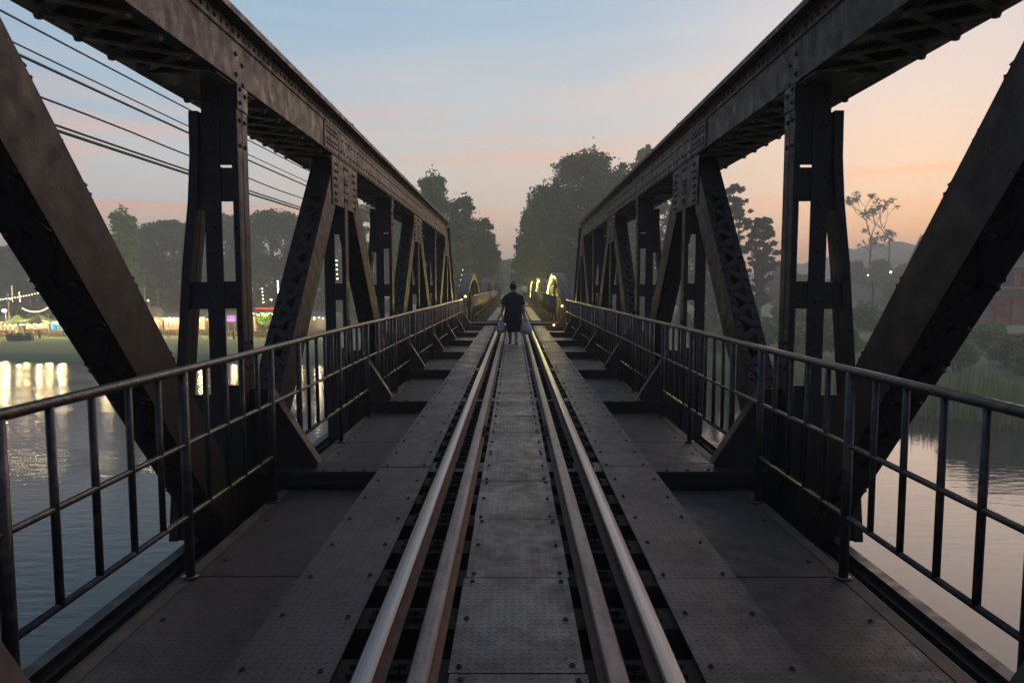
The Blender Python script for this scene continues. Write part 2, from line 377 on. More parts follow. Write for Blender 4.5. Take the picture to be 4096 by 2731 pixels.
# ================================================================== THE BRIDGE, first span
NODE = [5.40 + 3.28*(k-1) for k in range(-3, 8)]      # node k is NODE[k+3]; even = top joint, odd = bottom joint
def ny(k): return NODE[k+3]
XI, XO, XC = 2.13, 2.42, 2.73                          # inner face, outer face of web members, outer face of chord
ZB, ZT, ZL = 2.99, 3.40, -.66
def make_truss(s, label):
    root = thing("truss_girder", label, "bridge truss", (0, 0, 0), "riveted trusses of the near span")
    S = lambda x, y, z: (s*x, y, z)
    y0, y1 = ny(-2), ny(6)
    # ---- top chord
    m = MB()
    bx = lambda mb, x0, x1, *r: mb.box(s*x0, s*x1, *r)
    bx(m, XI, XI+.016, y0, y1, ZB, ZT-.002); bx(m, XC-.016, XC, y0, y1, ZB, ZT-.002)
    bx(m, XI-.014, XI-.0005, y0, y1, 3.285, ZT-.004)                       # angle leg
    bx(m, XI-.10, XC+.10, y0, y1, ZT, ZT+.022)                             # cover
    bx(m, XI-.112, XI-.1005, y0, y1, ZT-.012, ZT+.034)                     # bulb edge
    bx(m, XI-.005, XI+.11, y0, y1, ZB-.014, ZB-.0015); bx(m, XC-.11, XC+.02, y0, y1, ZB-.014, ZB-.0015)
    y = y0 + .05
    while y < y1:
        if y > -2: m.rivet(S(XI-.014, y, 3.335), (-s,0,0), .021)
        y += .105
    # doubler plates with two rivet rows and a dense splice
    bx(m, XI-.012, XI-.0005, 7.75, 8.34, ZB+.004, 3.279); bx(m, XI-.012, XI-.0005, 8.37, 15.9, ZB+.004, 3.279)
    for yy in np.arange(7.84, 8.32, .085):
        for zz in (3.05, 3.10, 3.18, 3.23): m.rivet(S(XI-.012, yy, zz), (-s,0,0), .017)
    for j, yy in enumerate(np.arange(8.46, 15.85, .16)):
        for zz in (3.06, 3.21): m.rivet(S(XI-.012, yy + (.08 if zz > 3.1 else 0), zz), (-s,0,0), .018)
    for yy in np.arange(16.1, y1, .6):
        m.rivet(S(XI, yy, 3.15), (-s,0,0), .018)
    bx(m, XI-.08, XC+.08, 7.1, 15.9, ZT+.0225, ZT+.045)
    for k in (-1, 1, 5):
        for dy, dz in ((-.06,.03),(.06,-.02),(-.06,-.12),(.06,-.17)): m.rivet(S(XI, ny(k)+dy, 3.16+dz), (-s,0,0), .022)
    chord = m.build("top_chord", M['brown_steel'], root)
    m = MB()                                           # double lacing under the chord, tie plates at the joints
    ylist = np.arange(y0, y1 - .3, .35)
    for y in ylist:
        near = min(abs(y + .175 - n) for n in NODE)
        if near < .30: continue
        m.bar(S(XI+.06, y, ZB-.022), S(XC-.05, y+.35, ZB-.022), .062, .012); m.bar(S(XC-.05, y, ZB-.036), S(XI+.06, y+.35, ZB-.036), .062, .012)
        for xx in (XI+.06, XC-.045):
            m.rivet(S(xx, y, ZB-.044), (0,0,-1), .03)
    for n in NODE[1:-1]:
        bx(m, XI+.02, XC-.005, n-.36, n+.36, ZB-.030, ZB-.015)
        for dy in np.arange(-.33, .34, .075):
            m.rivet(S(XC-.04, n+dy, ZB-.03), (0,0,-1), .020); m.rivet(S(XI+.05, n+dy, ZB-.03), (0,0,-1), .020)
    m.build("lacing", M['chord_lace'], chord)
    for y in (4.6, 8.9, 13.0, 17.5):                   # little hooks standing on the cover plate
        m = MB(); z = ZT + (.046 if 7.1 < y < 15.9 else .0225)
        m.tube([S(XI-.05, y, z), S(XI-.05, y, z+.045), S(XI-.05, y+.02, z+.06), S(XI-.05, y+.06, z+.05), S(XI-.05, y+.06, z+.03)], .007, 6)
        m.build("hook", M['steel'], chord)
    # ---- bottom chord
    m = MB()
    bx(m, 2.15, 2.165, y0-2, y1+3, -.86, -.46); bx(m, 2.395, 2.41, y0-2, y1+3, -.86, -.475); bx(m, 2.37, 2.45, y0-2, y1+3, -.475, -.462)
    bx(m, 2.33, 2.3945, y0-2, y1+3, -.53, -.515)
    for y in np.arange(-2, y1+3, .9): m.bar(S(2.17, y, -.868), S(2.40, y+.45, -.868), .06, .01)
    m.build("bottom_chord", M['steel'], root)
    # ---- posts
    for k in range(0, 7):
        n = ny(k); odd = k % 2 == 1
        hy = .10 if odd else .075
        m = MB()
        zt, zb = ZB-.032, -.92
        yn = n - hy
        bx(m, 2.121, 2.168, yn, yn+.012, zb, zt); bx(m, 2.261, 2.39, yn, yn+.012, zb, zt)          # web plate legs beside the windows
        for ya, yb in ((yn+.0125, n-.007), (n+.007, n+hy)):                                         # edge angles back to back
            bx(m, 2.120, 2.134, ya, yb, zb, zt); bx(m, 2.376, 2.39, ya, yb, zb, zt)
        bx(m, 2.126, 2.134, n-.0068, n+.0068, zb, zt)
        bx(m, 2.255, 2.285, yn-.012, yn-.0005, zb, zt)
        for a, b in ((2.355, zt), (2.08, 2.335), (1.26, 1.47), (zb, .66)):
            bx(m, 2.1685, 2.2605, yn+.001, yn+.011, a, b)
        if odd:
            bx(m, 2.110, 2.1195, n-.10, n+.10, 2.78, zt)       # small gusset at the head
            for dy, zz in ((-.05,2.93),(.05,2.90),(-.05,2.83)): m.rivet(S(2.110, n+dy, zz), (-s,0,0), .02)
        for zz in list(np.arange(.75, 2.95, .19)):
            for xx in (2.147, 2.32, 2.365): m.rivet(S(xx, n-hy, zz), (0,-1,0), .015)
            if zz < 1.1 or zz > 2.4:
                for dy in (-.05, .05): m.rivet(S(2.12, n+dy, zz+.05), (-s,0,0), .02)
        post = m.build("post", M['steel'], root)
        if odd:                                                # raking outrigger stay outside the post
            m = MB()
            pts = [(2.428, 2.76), (2.432, 2.42), (2.458, 2.08), (2.518, 1.6), (2.588, .85), (2.66, 0), (2.71, -.60)]
            for (xa, za), (xb, zb2) in zip(pts[:-1], pts[1:]):
                for y1_, y2_ in ((-.095, -.006), (.006, .095)):
                    m.bar(S(xa, n+(y1_+y2_)/2, za), S(xb, n+(y1_+y2_)/2, zb2), y2_-y1_, .014, up=(s,0,.2))
                m.bar(S(xa+.03, n-.09, za), S(xb+.03, n-.09, zb2), .06, .012, up=(0,1,0)) if False else None
                m.prism([S(xa+.0075, n-.095, za), S(xa+.062, n-.095, za), S(xb+.062, n-.095, zb2), S(xb+.0075, n-.095, zb2)], (0, .012, 0))
                m.prism([S(xa+.0075, n+.05, za), S(xa+.03, n+.05, za), S(xb+.03, n+.05, zb2), S(xb+.0075, n+.05, zb2)], (0, .012, 0))
            for zz in np.arange(.9, 2.7, .2): m.rivet(S(float(np.interp(zz, [.85,1.6,2.08,2.42,2.76], [2.625,2.555,2.495,2.467,2.463])), n-.095, zz), (0,-1,0), .014)
            m.prism([S(2.3905, n-.07, 1.255), S(2.55, n-.07, 1.255), S(2.53, n-.07, 1.465), S(2.3905, n-.07, 1.465)], (0,.012,0))
            m.prism([S(2.3905, n-.07, 2.02), S(2.455, n-.07, 2.02), S(2.43, n-.07, 2.42), S(2.426, n-.07, 2.72), S(2.3905, n-.07, 2.72)], (0,.012,0))
            m.prism([S(2.3905, n-.07, -.6), S(2.70, n-.07, -.6), S(2.65, n-.07, .05), S(2.60, n-.07, .58), S(2.3905, n-.07, .58)], (0,.012,0))
            m.build("outrigger", M['steel'], post)
        if k == 5 and s < 0:
            cu = bpy.data.curves.new("numeral", 'FONT'); cu.body = "5"; cu.size = .20; cu.extrude = .002; cu.align_x = 'CENTER'
            t = bpy.data.objects.new("tmp", cu); COL.objects.link(t)
            dg = bpy.context.evaluated_depsgraph_get(); dg.update()
            me = bpy.data.meshes.new_from_object(t.evaluated_get(dg)); bpy.data.objects.remove(t)
            o = bpy.data.objects.new("numeral", me); COL.objects.link(o); me.materials.clear(); me.materials.append(mat('white_paint', (.6,.6,.6,1), .6))
            o.rotation_euler = (PI/2, 0, 0); o.location = S(2.365, n-hy-.004, 1.97); o.parent = post
    # ---- diagonals
    for k in range(-2, 6):
        top_first = (k % 2 == 0)
        a = Vector((0, ny(k), 3.20 if top_first else ZL)); b = Vector((0, ny(k+1), ZL if top_first else 3.20))
        d = (b - a).normalized(); nrm = Vector((0, -d.z, d.y))
        if nrm.y > 0: nrm = -nrm                               # nrm points to the camera's side
        Lg = (b - a).length; t0, t1 = .30, Lg - .38
        if not top_first: t0, t1 = .38, Lg - .30
        if k < -1: continue
        hw = .165
        P = lambda x, t, w: Vector((s*x, 0, 0)) + a + d*t + nrm*w
        m = MB()
        def slab(xa, xb, wa, wb, ta=t0, tb=t1):
            q = [P(xa, ta, wa), P(xb, ta, wa), P(xb, ta, wb), P(xa, ta, wb)]
            m.prism(q, d*(tb-ta))
        slab(2.137, 2.152, -hw, hw)
        for w0, w1 in ((-hw-.012, -hw), (hw, hw+.012)):
            slab(2.137, 2.205, w0, w1); slab(2.322, 2.39, w0, w1)
        t = t0 + .1
        while t < t1:
            m.rivet(P(2.172, t, hw+.012), nrm, .014)
            t += .30
        dia = m.build("diagonal", M['diag'], root)
        m = MB(); slab(2.375, 2.39, -hw, hw)
        wide = top_first
        pitch = .60 if wide else .30
        for side in (1, -1):
            w = side*(hw+.0165); w2 = side*(hw+.0255)
            t = t0 + .05; i = 0
            while t + pitch/2 < t1:
                xl, xh = (2.180, 2.345) if wide else (2.166, 2.360)
                xa, xb = (xl, xh) if i % 2 == 0 else (xh, xl)
                up = nrm*side
                m.bar(P(xa, t, w), P(xb, t+pitch/2, w), .095 if wide else .068, .008, up)
                if wide: m.bar(P(xb, t, w2), P(xa, t+pitch/2, w2), .095, .008, up)
                if side == 1:
                    for xx in (xa, xb): m.rivet(P(xx, t, w2+.003), up, .021 if wide else .017)
                t += pitch/2; i += 1
        # battens at the ends
        for ta, tb in ((t0, t0+.75), (t1-.45, t1)) if top_first else ((t0, t0+.45), (t1-.75, t1)):
            q = [P(2.15, ta, hw+.0125), P(2.38, ta, hw+.0125), P(2.38, ta, hw+.022), P(2.15, ta, hw+.022)]
            m.prism(q, d*(tb-ta))
        m.build("lacing", M['lattice'], dia)
    # ---- end post, boxed in
    a, b = Vector((0, ny(6), 3.2)), Vector((0, ny(7), ZL)); d = (b-a).normalized()
    m = MB(); m.bar(S((XI+XC)/2, *(a - d*.12)[1:]), S((XI+XC)/2, *b[1:]), XC-XI, .34, up=(0,-1,.4))
    m.bar(S((XI+XC)/2, a.y+.22, a.z+.10), S((XI+XC)/2, b.y+.2, b.z+.1), XC-XI+.12, .02, up=(0,1,.7))
    m.build("end_post", M['steel'], root)
    # ---- gussets
    for k in (0, 2, 4, 6):
        n = ny(k); m = MB()
        poly = [S(2.1365, n-.64, 2.955), S(2.1365, n+.64, 2.955), S(2.1365, n+.60, 2.40), S(2.1365, n-.60, 2.40)]
        m.prism(poly, (-s*.013, 0, 0))
        for zz in np.arange(2.45, 2.92, .085):
            for yy in (-.52, -.43, .43, .52):
                sh = (2.95-zz)*.0
                m.rivet(S(2.1235, n+yy*(1.0 if zz < 2.75 else .92)+sh, zz), (-s,0,0), .020)
        for zz in (2.48, 2.60, 2.75, 2.88):
            for yy in (-.07, .07): m.rivet(S(2.1235, n+yy, zz), (-s,0,0), .020)
        m.build("gusset_plate", M['brown_steel'], root)
    for k in (1, 3, 5):
        n = ny(k); m = MB()
        m.prism([S(2.135, n-.22, -.86), S(2.135, n+.55, -.86), S(2.135, n+.6, -.35), S(2.135, n+.2, .05), S(2.135, n-.2, .05), S(2.135, n-.34, -.35)], (-s*.012,0,0))
        for yy in np.arange(-.18, .5, .12):
            for zz in (-.8, -.6, -.45): m.rivet(S(2.123, n+yy, zz), (-s,0,0), .018)
        m.build("gusset_plate", M['steel'], root)
    return root
make_truss(-1, "riveted steel truss on the left with brown dusty chord and white numeral on a post")
make_truss(1, "riveted steel truss on the right with dark blue-grey chord against the orange sky")

# ---- cross girders with knee brackets
def girder(k, label):
    n = ny(k)
    root = thing("cross_girder", label, "girder", (0, n, 0), "cross girders of the near span")
    m = MB()
    m.box(-2.12, 2.12, -.14, .14, -.042, -.016); m.box(-2.12, 2.12, -.008, .008, -.72, -.042); m.box(-2.12, 2.12, -.14, .14, -.745, -.72)
    m.box(-2.12, 2.12, -.09, -.0085, -.13, -.0425)
    for x in np.arange(-2.0, 2.01, .16):
        if abs(x) > 1.1: m.rivet((x, -.1, -.016), (0,0,1), .016)
    m.build("beam", M['steel'], root)
    for s in (-1, 1):
        m = MB()
        m.prism([(s*1.60, -.006, -.015), (s*2.12, -.006, -.015), (s*2.12, -.006, .62), (s*1.97, -.006, .62), (s*1.60, -.006, .04)], (0, .012, 0))
        for t in np.arange(.1, .95, .2): m.rivet((s*(1.68+.34*t), -.006, .0+.56*t), (0,-1,0), .016)
        br = m.build("knee_bracket", M['steel'], root)
        m = MB(); m.bar((s*1.575, 0, .022), (s*1.965, 0, .640), .11, .014, up=(-s*.84, 0, .55))
        m.build("flange", M['brown_steel'], br)
    return root
for i, k in enumerate(range(0, 8)):
    lab = f"{nth(i+1)} steel cross girder from the camera, with sloping knee brackets at both ends" if k else "cross girder under the photo's bottom corners, with knee brackets"
    girder(k, lab)

# ---- longitudinal stringers, deck-edge channel, pipe
for s, side in ((-1, "left"), (1, "right")):
    m = MB(); m.box(s*.30, s*.86, -2, 25, -.21, -.185); m.box(s*.535, s*.555, -2, 25, -.6, -.21); m.box(s*.42, s*.67, -2, 25, -.62, -.6)  # top plate made broad to block water light, so sleeper gaps stay black
    tag(m.build("stringer", M['lattice']), f"dark longitudinal stringer beam under the {side} rails", "beam", "stringers under the track")
    m = MB(); m.box(s*1.62, s*1.86, -2, 25, -.20, -.18); m.box(s*1.84, s*1.86, -2, 25, -.34, -.20); m.box(s*1.76, s*1.86, -2, 25, -.352, -.34)
    tag(m.build("edge_beam", M['steel']), f"dark channel beam along the outer edge of the {side} side deck", "beam", "deck edge beams")
    m = MB(); m.tube([(s*2.26, y, -.52 + .01*math.sin(y*1.3)) for y in np.arange(-2, 25, 1.0)], .018, 8)
    tag(m.build("conduit_pipe", M['wire'], None, True), f"thin black conduit outside the {side} deck edge above the water", "pipe")

# ---- sleepers
def sleeper_mesh(L=1.09, w=.19):
    m = MB(); m.box(-L, L, -w/2, w/2, -.165, -.018)
    for x in (-.615, -.455, -.425, .425, .455, .615):
        m.box(x-.020, x+.020, -.04, .04, -.018, .002); m.tube([(x, .0, .002), (x, .0, .020)], .013, 6)
    return m
sl = sleeper_mesh().build("sleeper", M['timber'])
tag(sl, "dark timber sleeper under the rails and walkway plates of the near span", "sleeper", "timber sleepers of the near span")
ys = [2.47 + .42*i for i in range(-1, 54)]
sl.location = (0, ys[0], 0)
for y in ys[1:]: dup(sl, (random.uniform(-.01,.01), y + random.uniform(-.012,.012), random.uniform(-.003,0)))

# ---- rails
def rail_profile(hh=.118, head=.033, base=.052, z0=-.017):
    z1 = z0 + hh
    return [(-base,z0),(base,z0),(base,z0+.010),(.012,z0+.024),(.008,z0+.032),(.008,z1-.040),(head*.98,z1-.030),(head,z1-.010),(head*.82,z1-.002),(head*.4,z1),
            (-head*.4,z1),(-head*.82,z1-.002),(-head,z1-.010),(-head*.98,z1-.030),(-.008,z1-.040),(-.008,z0+.032),(-.012,z0+.024),(-base,z0+.010)]
def make_rail(x, guard, label):
    root = thing("guard_rail" if guard else "running_rail", label, "rail", (x, 0, 0), "steel rails of the metre-gauge track")
    prof = rail_profile(.118 if not guard else .112, .036, .050)
    ycuts = [-2.0, 6.55, 15.0, 25.2] if guard else [-2.0, 25.2]
    head = [p for p in prof]
    m = MB()
    for a, b in zip(ycuts[:-1], ycuts[1:]):
        yy = np.linspace(a+.004, b-.004, 10)
        m.loft([[Vector((px, y, pz)) for px, pz in prof] for y in yy])
    web = m.build("web", M['rail_side'], root)
    m = MB()
    top = prof[7:13]
    for a, b in zip(ycuts[:-1], ycuts[1:]):
        ring = [(px*1.004, pz+.0012) for px, pz in top] + [(-.034, top[-1][1]-.006), (.034, top[0][1]-.006)]
        m.loft([[Vector((px, y, pz)) for px, pz in ring] for y in (a+.004, b-.004)])
    m.build("rail_head", M['guard_head' if guard else 'rail_head'], root)
    if guard:
        for yj in ycuts[1:2]:
            for sd_ in (-1, 1):
                m = MB(); m.box(sd_*.011, sd_*.026, yj-.24, yj+.24, .012, .055)
                for dy in (-.18, -.06, .06, .18): m.tube([(sd_*.02, yj+dy, .034), (sd_*.058, yj+dy, .034)], .016, 6)
                m.build("fishplate", M['rust'], root)
    # second part of the line, on the far spans, a hand higher
    return root
make_rail(-.535, False, "polished left running rail with bright worn head")
make_rail(.535, False, "polished right running rail with bright worn head")
make_rail(-.345, True, "dull brown guard rail between left running rail and centre walkway")
make_rail(.345, True, "dull brown guard rail between right running rail and centre walkway")

# ---- chequered plates
def plate_mesh(x0, x1, L, bolts, z0=-.012, z1=0.0, r=.0105, bstep=.42, off=.05, wav=.0):
    m = MB(); g = .004
    m.box(x0, x1, -L/2+g, L/2-g, z0, z1)
    y = -L/2 + off
    yb = []
    while y < L/2: yb.append(y); y += bstep
    for y in yb:
        for x in bolts:
            jx = random.uniform(-.006,.006); jy = random.uniform(-.01,.01)
            m.tube([(x+jx, y+jy, z1), (x+jx, y+jy, z1+.006)], r*1.2, 8); m.tube([(x+jx, y+jy, z1+.006), (x+jx, y+jy, z1+.013)], r*.75, 6)
    return m
cp = None
c0 = 2.43 - .84/2 - .84
for i in range(0, 28):
    y = c0 + .84*i
    if i == 0: lab = "chequered centre plate cut by the photo's bottom edge, between the guard rails"
    else: lab = f"{nth(i)} full chequered plate of the centre walkway, counted from the photo's bottom edge"
    if cp is None:
        cp = plate_mesh(-.256, .256, .84, (-.215, .215), bstep=.37, off=.05).build("walkway_plate", M['plate'])
        tag(cp, lab, "plate", "chequered plates of the centre walkway"); cp.location = (0, y, 0)
    else: 
        o = dup(cp, (random.uniform(-.004,.004), y, random.uniform(-.002,.0)), lab); o.rotation_euler = (random.uniform(-.004,.004), random.uniform(-.003,.003), random.uniform(-.002,.002))
for s, side in ((-1, "left"), (1, "right")):
    lp = None; L = 2.1; y0 = 3.24 - L/2 - (0 if s < 0 else -.02)
    for i in range(0, 12):
        y = y0 + L*i
        if y + L/2 > 26.9: break
        lab = (f"{nth(i+1)} long chequered footway plate beside the {side} running rail, counted away from the camera")
        if lp is None:
            lp = plate_mesh(s*.685, s*1.085, L, (s*.735, s*1.03), bstep=.42, off=.05).build("footway_plate", M['footway'])
            tag(lp, lab, "plate", f"long footway plates along the {side} rail"); lp.location = (0, y, 0)
        else:
            o = dup(lp, (random.uniform(-.004,.004), y, random.uniform(-.002,0)), lab); o.rotation_euler = (random.uniform(-.0015,.0015), random.uniform(-.004,.004), 0)
    # side decks between the girders
    dp = None
    for k in range(-1, 7):
        for h, (ya, yb) in enumerate(((.145, 1.53), (1.536, 3.135))):
            n = ny(k); L2 = yb - ya; y = n + (ya+yb)/2
            if y < .6: continue
            bay = f"before the {nth(k+2)} cross girder from the camera" if k >= 0 else "under the photo's bottom edge"
            lab = f"{'nearer' if h == 0 else 'farther'} {side} side deck plate {bay}"
            m = plate_mesh(s*1.02, s*1.775, L2, (s*1.70,), z0=-.177, z1=-.165, r=.011, bstep=.7, off=.2)
            o = m.build("deck_plate", M['deck']); tag(o, lab, "deck plate", "side deck plates between girders"); o.location = (0, y, 0)
            m = MB(); m.box(s*1.776, s*1.846, -L2/2+.004, L2/2-.004, -.1775, -.161); m.build("edge_angle", M['rust'], o)

# ---- railings
def railing(s, y_start, y_end, zoff, bays, label, x=1.79, group=None):
    root = thing("railing", label, "railing", (0, 0, zoff), group)
    zt, zm, zb = .985, .576, .185
    m = MB(); m.tube([(s*x, y, zt + .004*math.sin(y*1.1)) for y in np.arange(y_start, y_end+.01, (y_end-y_start)/24)], .0235, 12); m.build("handrail", M['pipe'], root, True)
    m = MB(); m.tube([(s*x, y, zm + .004*math.sin(y*1.7+1)) for y in np.arange(y_start, y_end+.01, (y_end-y_start)/24)], .0150, 10); m.build("middle_rail", M['pipe'], root, True)
    base = None; bal = None
    for (a, b, nb) in bays:
        m = MB(); m.tube([(s*x, a-.02, zb), (s*x, b+.02, zb)], .0155, 10); m.build("bottom_rail", M['pipe'], root, True)
        for i in range(nb+1):
            y = a + (b-a)*i/nb
            is_post = i in (0, nb) or i == nb//2
            if is_post:
                if base is None:
                    m = MB(); m.tube([(0,0,-.165), (0,0,zt-.012)], .0255, 10); m.tube([(0,0,-.165),(0,0,-.15)], .045, 10)
                    base = m.build("post", M['pipe'], root, True); base.location = (s*x, y, 0)
                else: o = dup(base, (s*x, y, 0))
            else:
                if bal is None:
                    m = MB(); m.tube([(0,0,zb), (0,0,zt-.012)], .0165, 8); bal = m.build("baluster", M['pipe'], root, True); bal.location = (s*x, y, 0)
                else: o = dup(bal, (s*x + random.uniform(-.003,.003), y + random.uniform(-.006,.006), 0)); o.rotation_euler = (random.uniform(-.006,.006), 0, 0)
    return root
bays = [(ny(k)+.19, ny(k+1)-.45, 10) for k in range(-1, 6)] + [(ny(6)+.2, 23.4, 5)]
for s, side in ((-1, "left"), (1, "right")):
    railing(s, -1.0, 23.42, 0, bays, f"pipe railing of the near span along the {side} side deck", group="railings of the near span")

# ---- pier head beam at the span joint
m = MB(); m.box(-2.2, 2.2, 25.32, 25.62, -.7, .07); m.box(-2.25, 2.25, 25.2, 25.74, .0705, .095)
tag(m.build("end_beam", M['steel']), "transverse end beam where the near span meets the first arched span", "beam")

# ================================================================== FAR SPANS with bow-shaped trusses
ZF = .085
M['strip_light'] = emit('yellow_strip_light', (1.0, .86, .22), 5.5)
M['amber'] = emit('amber_lamp', (1.0, .62, .14), 9.0)
M['warm_bulb'] = emit('warm_bulb', (1.0, .72, .34), 14.0)
M['white_bulb'] = emit('white_bulb', (1.0, .80, .46), 18.0)
M['string_bulb'] = emit('string_bulb', (1.0, .76, .40), 7.0)
M['yellow_bulb'] = emit('yellow_bulb', (1.0, .86, .30), 5.0)
def arch(s, y0, label, strip):
    L = 20.1; yc = y0 + L/2; hl = L/2
    root = thing("arched_truss", label, "bridge truss", (0, 0, 0), "arched trusses of the far spans")
    zc = lambda y: 2.12 - 3.05*abs((y-yc)/hl)**2.05
    xa, xb = 2.05, 2.44
    m = MB(); ys_ = np.linspace(y0, y0+L, 25)
    for a, b in zip(ys_[:-1], ys_[1:]):
        for xx in (xa+.04, xb-.04): m.bar((s*xx, a, zc(a)-.17), (s*xx, b, zc(b)-.17), .04, .34)
        m.bar((s*(xa+xb)/2, a, zc(a)+.012), (s*(xa+xb)/2, b, zc(b)+.012), xb-xa+.08, .022)
        for xx in (xa-.03, (xa+xb)/2, xb+.03): m.bar((s*xx, a, zc(a)+.03), (s*xx, b, zc(b)+.03), .03, .02)
    m.build("arch_chord", M['lattice'], root)
    m = MB()
    for xx in (xa+.04, xb-.04): m.box(s*(xx-.01), s*(xx+.01), y0, y0+L, -.92, -.6)
    m.build("bottom_chord", M['lattice'], root)
    npan = 6
    for i in range(1, npan):
        y = y0 + L*i/npan; m = MB(); z1 = zc(y) - .3
        for xx in (xa+.06, xb-.06): m.box(s*(xx-.05), s*(xx+.05), y-.07, y+.07, -.9, z1)
        m.box(s*(xa+.1101), s*(xb-.1101), y-.06, y-.05, .5, .75); m.box(s*(xa+.1101), s*(xb-.1101), y-.06, y-.05, max(.9, z1-.5), z1)
        m.build("post", M['lattice'], root)
    for i in range(0, 0):
        ya = y0 + L*i/npan; yb = y0 + L*(i+1)/npan
        if i < npan/2: p, q = (ya, zc(ya)-.3), (yb, -.75)
        else: p, q = (ya, -.75), (yb, zc(yb)-.3)
        m = MB()
        for xx in (xa+.02, xb-.02): m.bar((s*xx, *p), (s*xx, *q), .02, .12, up=(0,1,.3))
        m.build("diagonal", M['lattice'], root)
    m = MB(); nb_ = 22
    for i in range(1, nb_-1):
        ya, yb = y0+L*i/nb_, y0+L*(i+1)/nb_
        for p, q in (((ya, zc(ya)-.3), (yb, max(-.7, zc(yb)-1.5))), ((yb, zc(yb)-.3), (ya, max(-.7, zc(ya)-1.5)))):
            if p[1] > q[1]: m.bar((s*(xb-.03), *p), (s*(xb-.03), *q), .015, .09, up=(0,1,.3))
        m.bar((s*(xb-.03), ya, zc(ya)-.3), (s*(xb-.03), ya, -.8), .015, .12, up=(0,1,0))
    m.build("lattice_web", M['lattice'], root)
    if strip:
        m = MB(); ys2 = np.linspace(yc-2.2, y0+L-2.2, 18)
        m.tube([(s*(xa-.02), y, zc(y)-.16) for y in ys2], .026, 6); m.build("light_strip", M['strip_light'], root)
    return root
SP = 20.7; Y0 = 25.9
for j in range(4):
    for s, side in ((-1, "left"), (1, "right")):
        lit = s > 0 and j < 3
        desc = "with a glowing yellow light strip" if lit else "in unlit grey steel"
        arch(s, Y0 + SP*j, f"{nth(j+1)} bow-shaped truss along the {side} of the far walkway {desc}", lit)
def frail(x, label, cat="rail"):
    prof = rail_profile(.118, .036, .05); m = MB()
    m.loft([[Vector((x+px, y, pz+ZF)) for px, pz in prof] for y in np.linspace(25.3, 112, 30)])
    tag(m.build("far_rail", M['guard_head']), label, cat, "rails on the far spans")
frail(-.535, "left running rail continuing onto the far arched spans"); frail(.535, "right running rail continuing onto the far arched spans")
frail(-.345, "left inner guard rail continuing onto the far arched spans"); frail(.345, "right inner guard rail continuing onto the far arched spans")
def fplates(x0, x1, name, where, n, L, Yb):
    p = None
    for i in range(n):
        lab = f"{nth(i+1)} plate of the {where} on the far spans, counted from the end beam"
        if p is None:
            p = plate_mesh(x0, x1, L, (x0+.05, x1-.05), bstep=.84, off=.1).build(name, M['plate']); tag(p, lab, "plate", f"{where} plates of the far spans"); p.location = (0, Yb+L/2, ZF)
        else: dup(p, (random.uniform(-.01,.01), Yb + L*(i+.5), ZF+random.uniform(-.003,0)), lab)
fplates(-.256, .256, "walkway_plate", "centre walkway", 14, 4.14, 27.0)
fplates(-1.085, -.685, "footway_plate", "left footway", 14, 4.14, 27.0)
fplates(.685, 1.085, "footway_plate", "right footway", 14, 4.14, 27.0)
fs = MB(); fs.box(-1.85, 1.85, -.11, .11, -.165, -.02)
fs = tag(fs.build("sleeper", M['timber']), "long weathered sleeper with open gaps between, on the far arched spans", "sleeper", "long sleepers of the far spans")
fs.location = (0, 26.2, ZF)
for i in range(1, 76): dup(fs, (random.uniform(-.03,.03), 26.2 + .55*i, ZF + random.uniform(-.004,0)))
for j in range(4):
    yb = 46.4 + SP*j
    if j < 2:
        m = MB(); m.box(-2.2, 2.2, yb-.25, yb+.05, -.6, .14); m.box(-2.25, 2.25, yb-.35, yb+.15, .141, .165)
        tag(m.build("end_beam", M['steel']), f"transverse beam at the far end of the {nth(j+1)} arched span", "beam")
for j in range(2):
    for s, side in ((-1, "left"), (1, "right")):
        a = Y0 + SP*j + .6; nb = 24
        bl = [(a + 19.0*q/4, a + 19.0*(q+1)/4 - .25, 12) for q in range(4)]
        railing(s, a, a+19.0, ZF, bl, f"pipe railing on the {side} of the {nth(j+1)} arched span", x=1.62, group="railings of the far spans")
# amber lamps at the span joint
def floodlight(p, aim, label, m_):
    root = thing("floodlight", label, "lamp", p, "small floodlights at the span joint")
    d = Vector(aim).normalized()
    m = MB(); m.bar(Vector((0,0,0)), d*.10, .16, .12); m.tube([(0,0,-.14), (0,0,0)], .02, 6); m.build("housing", M['wire'], root)
    m = MB(); m.ball(d*.10, .034, 8, 6); m.build("lens", M[m_], root, True)
floodlight((1.78, 24.6, .72), (-.6,-.8,.1), "amber floodlight fixed at the end of the right near railing", 'amber')
floodlight((1.50, 24.55, .02), (-.7,-.6,.3), "amber floodlight low on the deck before the end beam", 'amber')
floodlight((-1.80, 24.4, 1.08), (.6,-.7,.0), "amber floodlight at the end of the left near railing", 'amber')
def point(p, e, col, r=.15):
    l = bpy.data.lights.new("lamp_and_fill_glow", 'POINT'); l.energy = e; l.color = col; l.shadow_soft_size = r
    o = bpy.data.objects.new("lamp_and_fill_glow", l); COL.objects.link(o); o.location = p
point((1.62, 24.40, .80), 26, (1, .68, .22), .25); point((1.32, 24.35, .16), 8, (1, .72, .2), .15); point((-1.62, 24.2, 1.10), 20, (1, .68, .25))
point((1.85, 38.5, 1.5), 330, (1, .84, .14)); point((1.85, 41.5, .9), 260, (1, .84, .14)); point((1.85, 59.0, 1.5), 300, (1, .84, .14)); point((1.85, 32.0, .7), 50, (1, .84, .14))

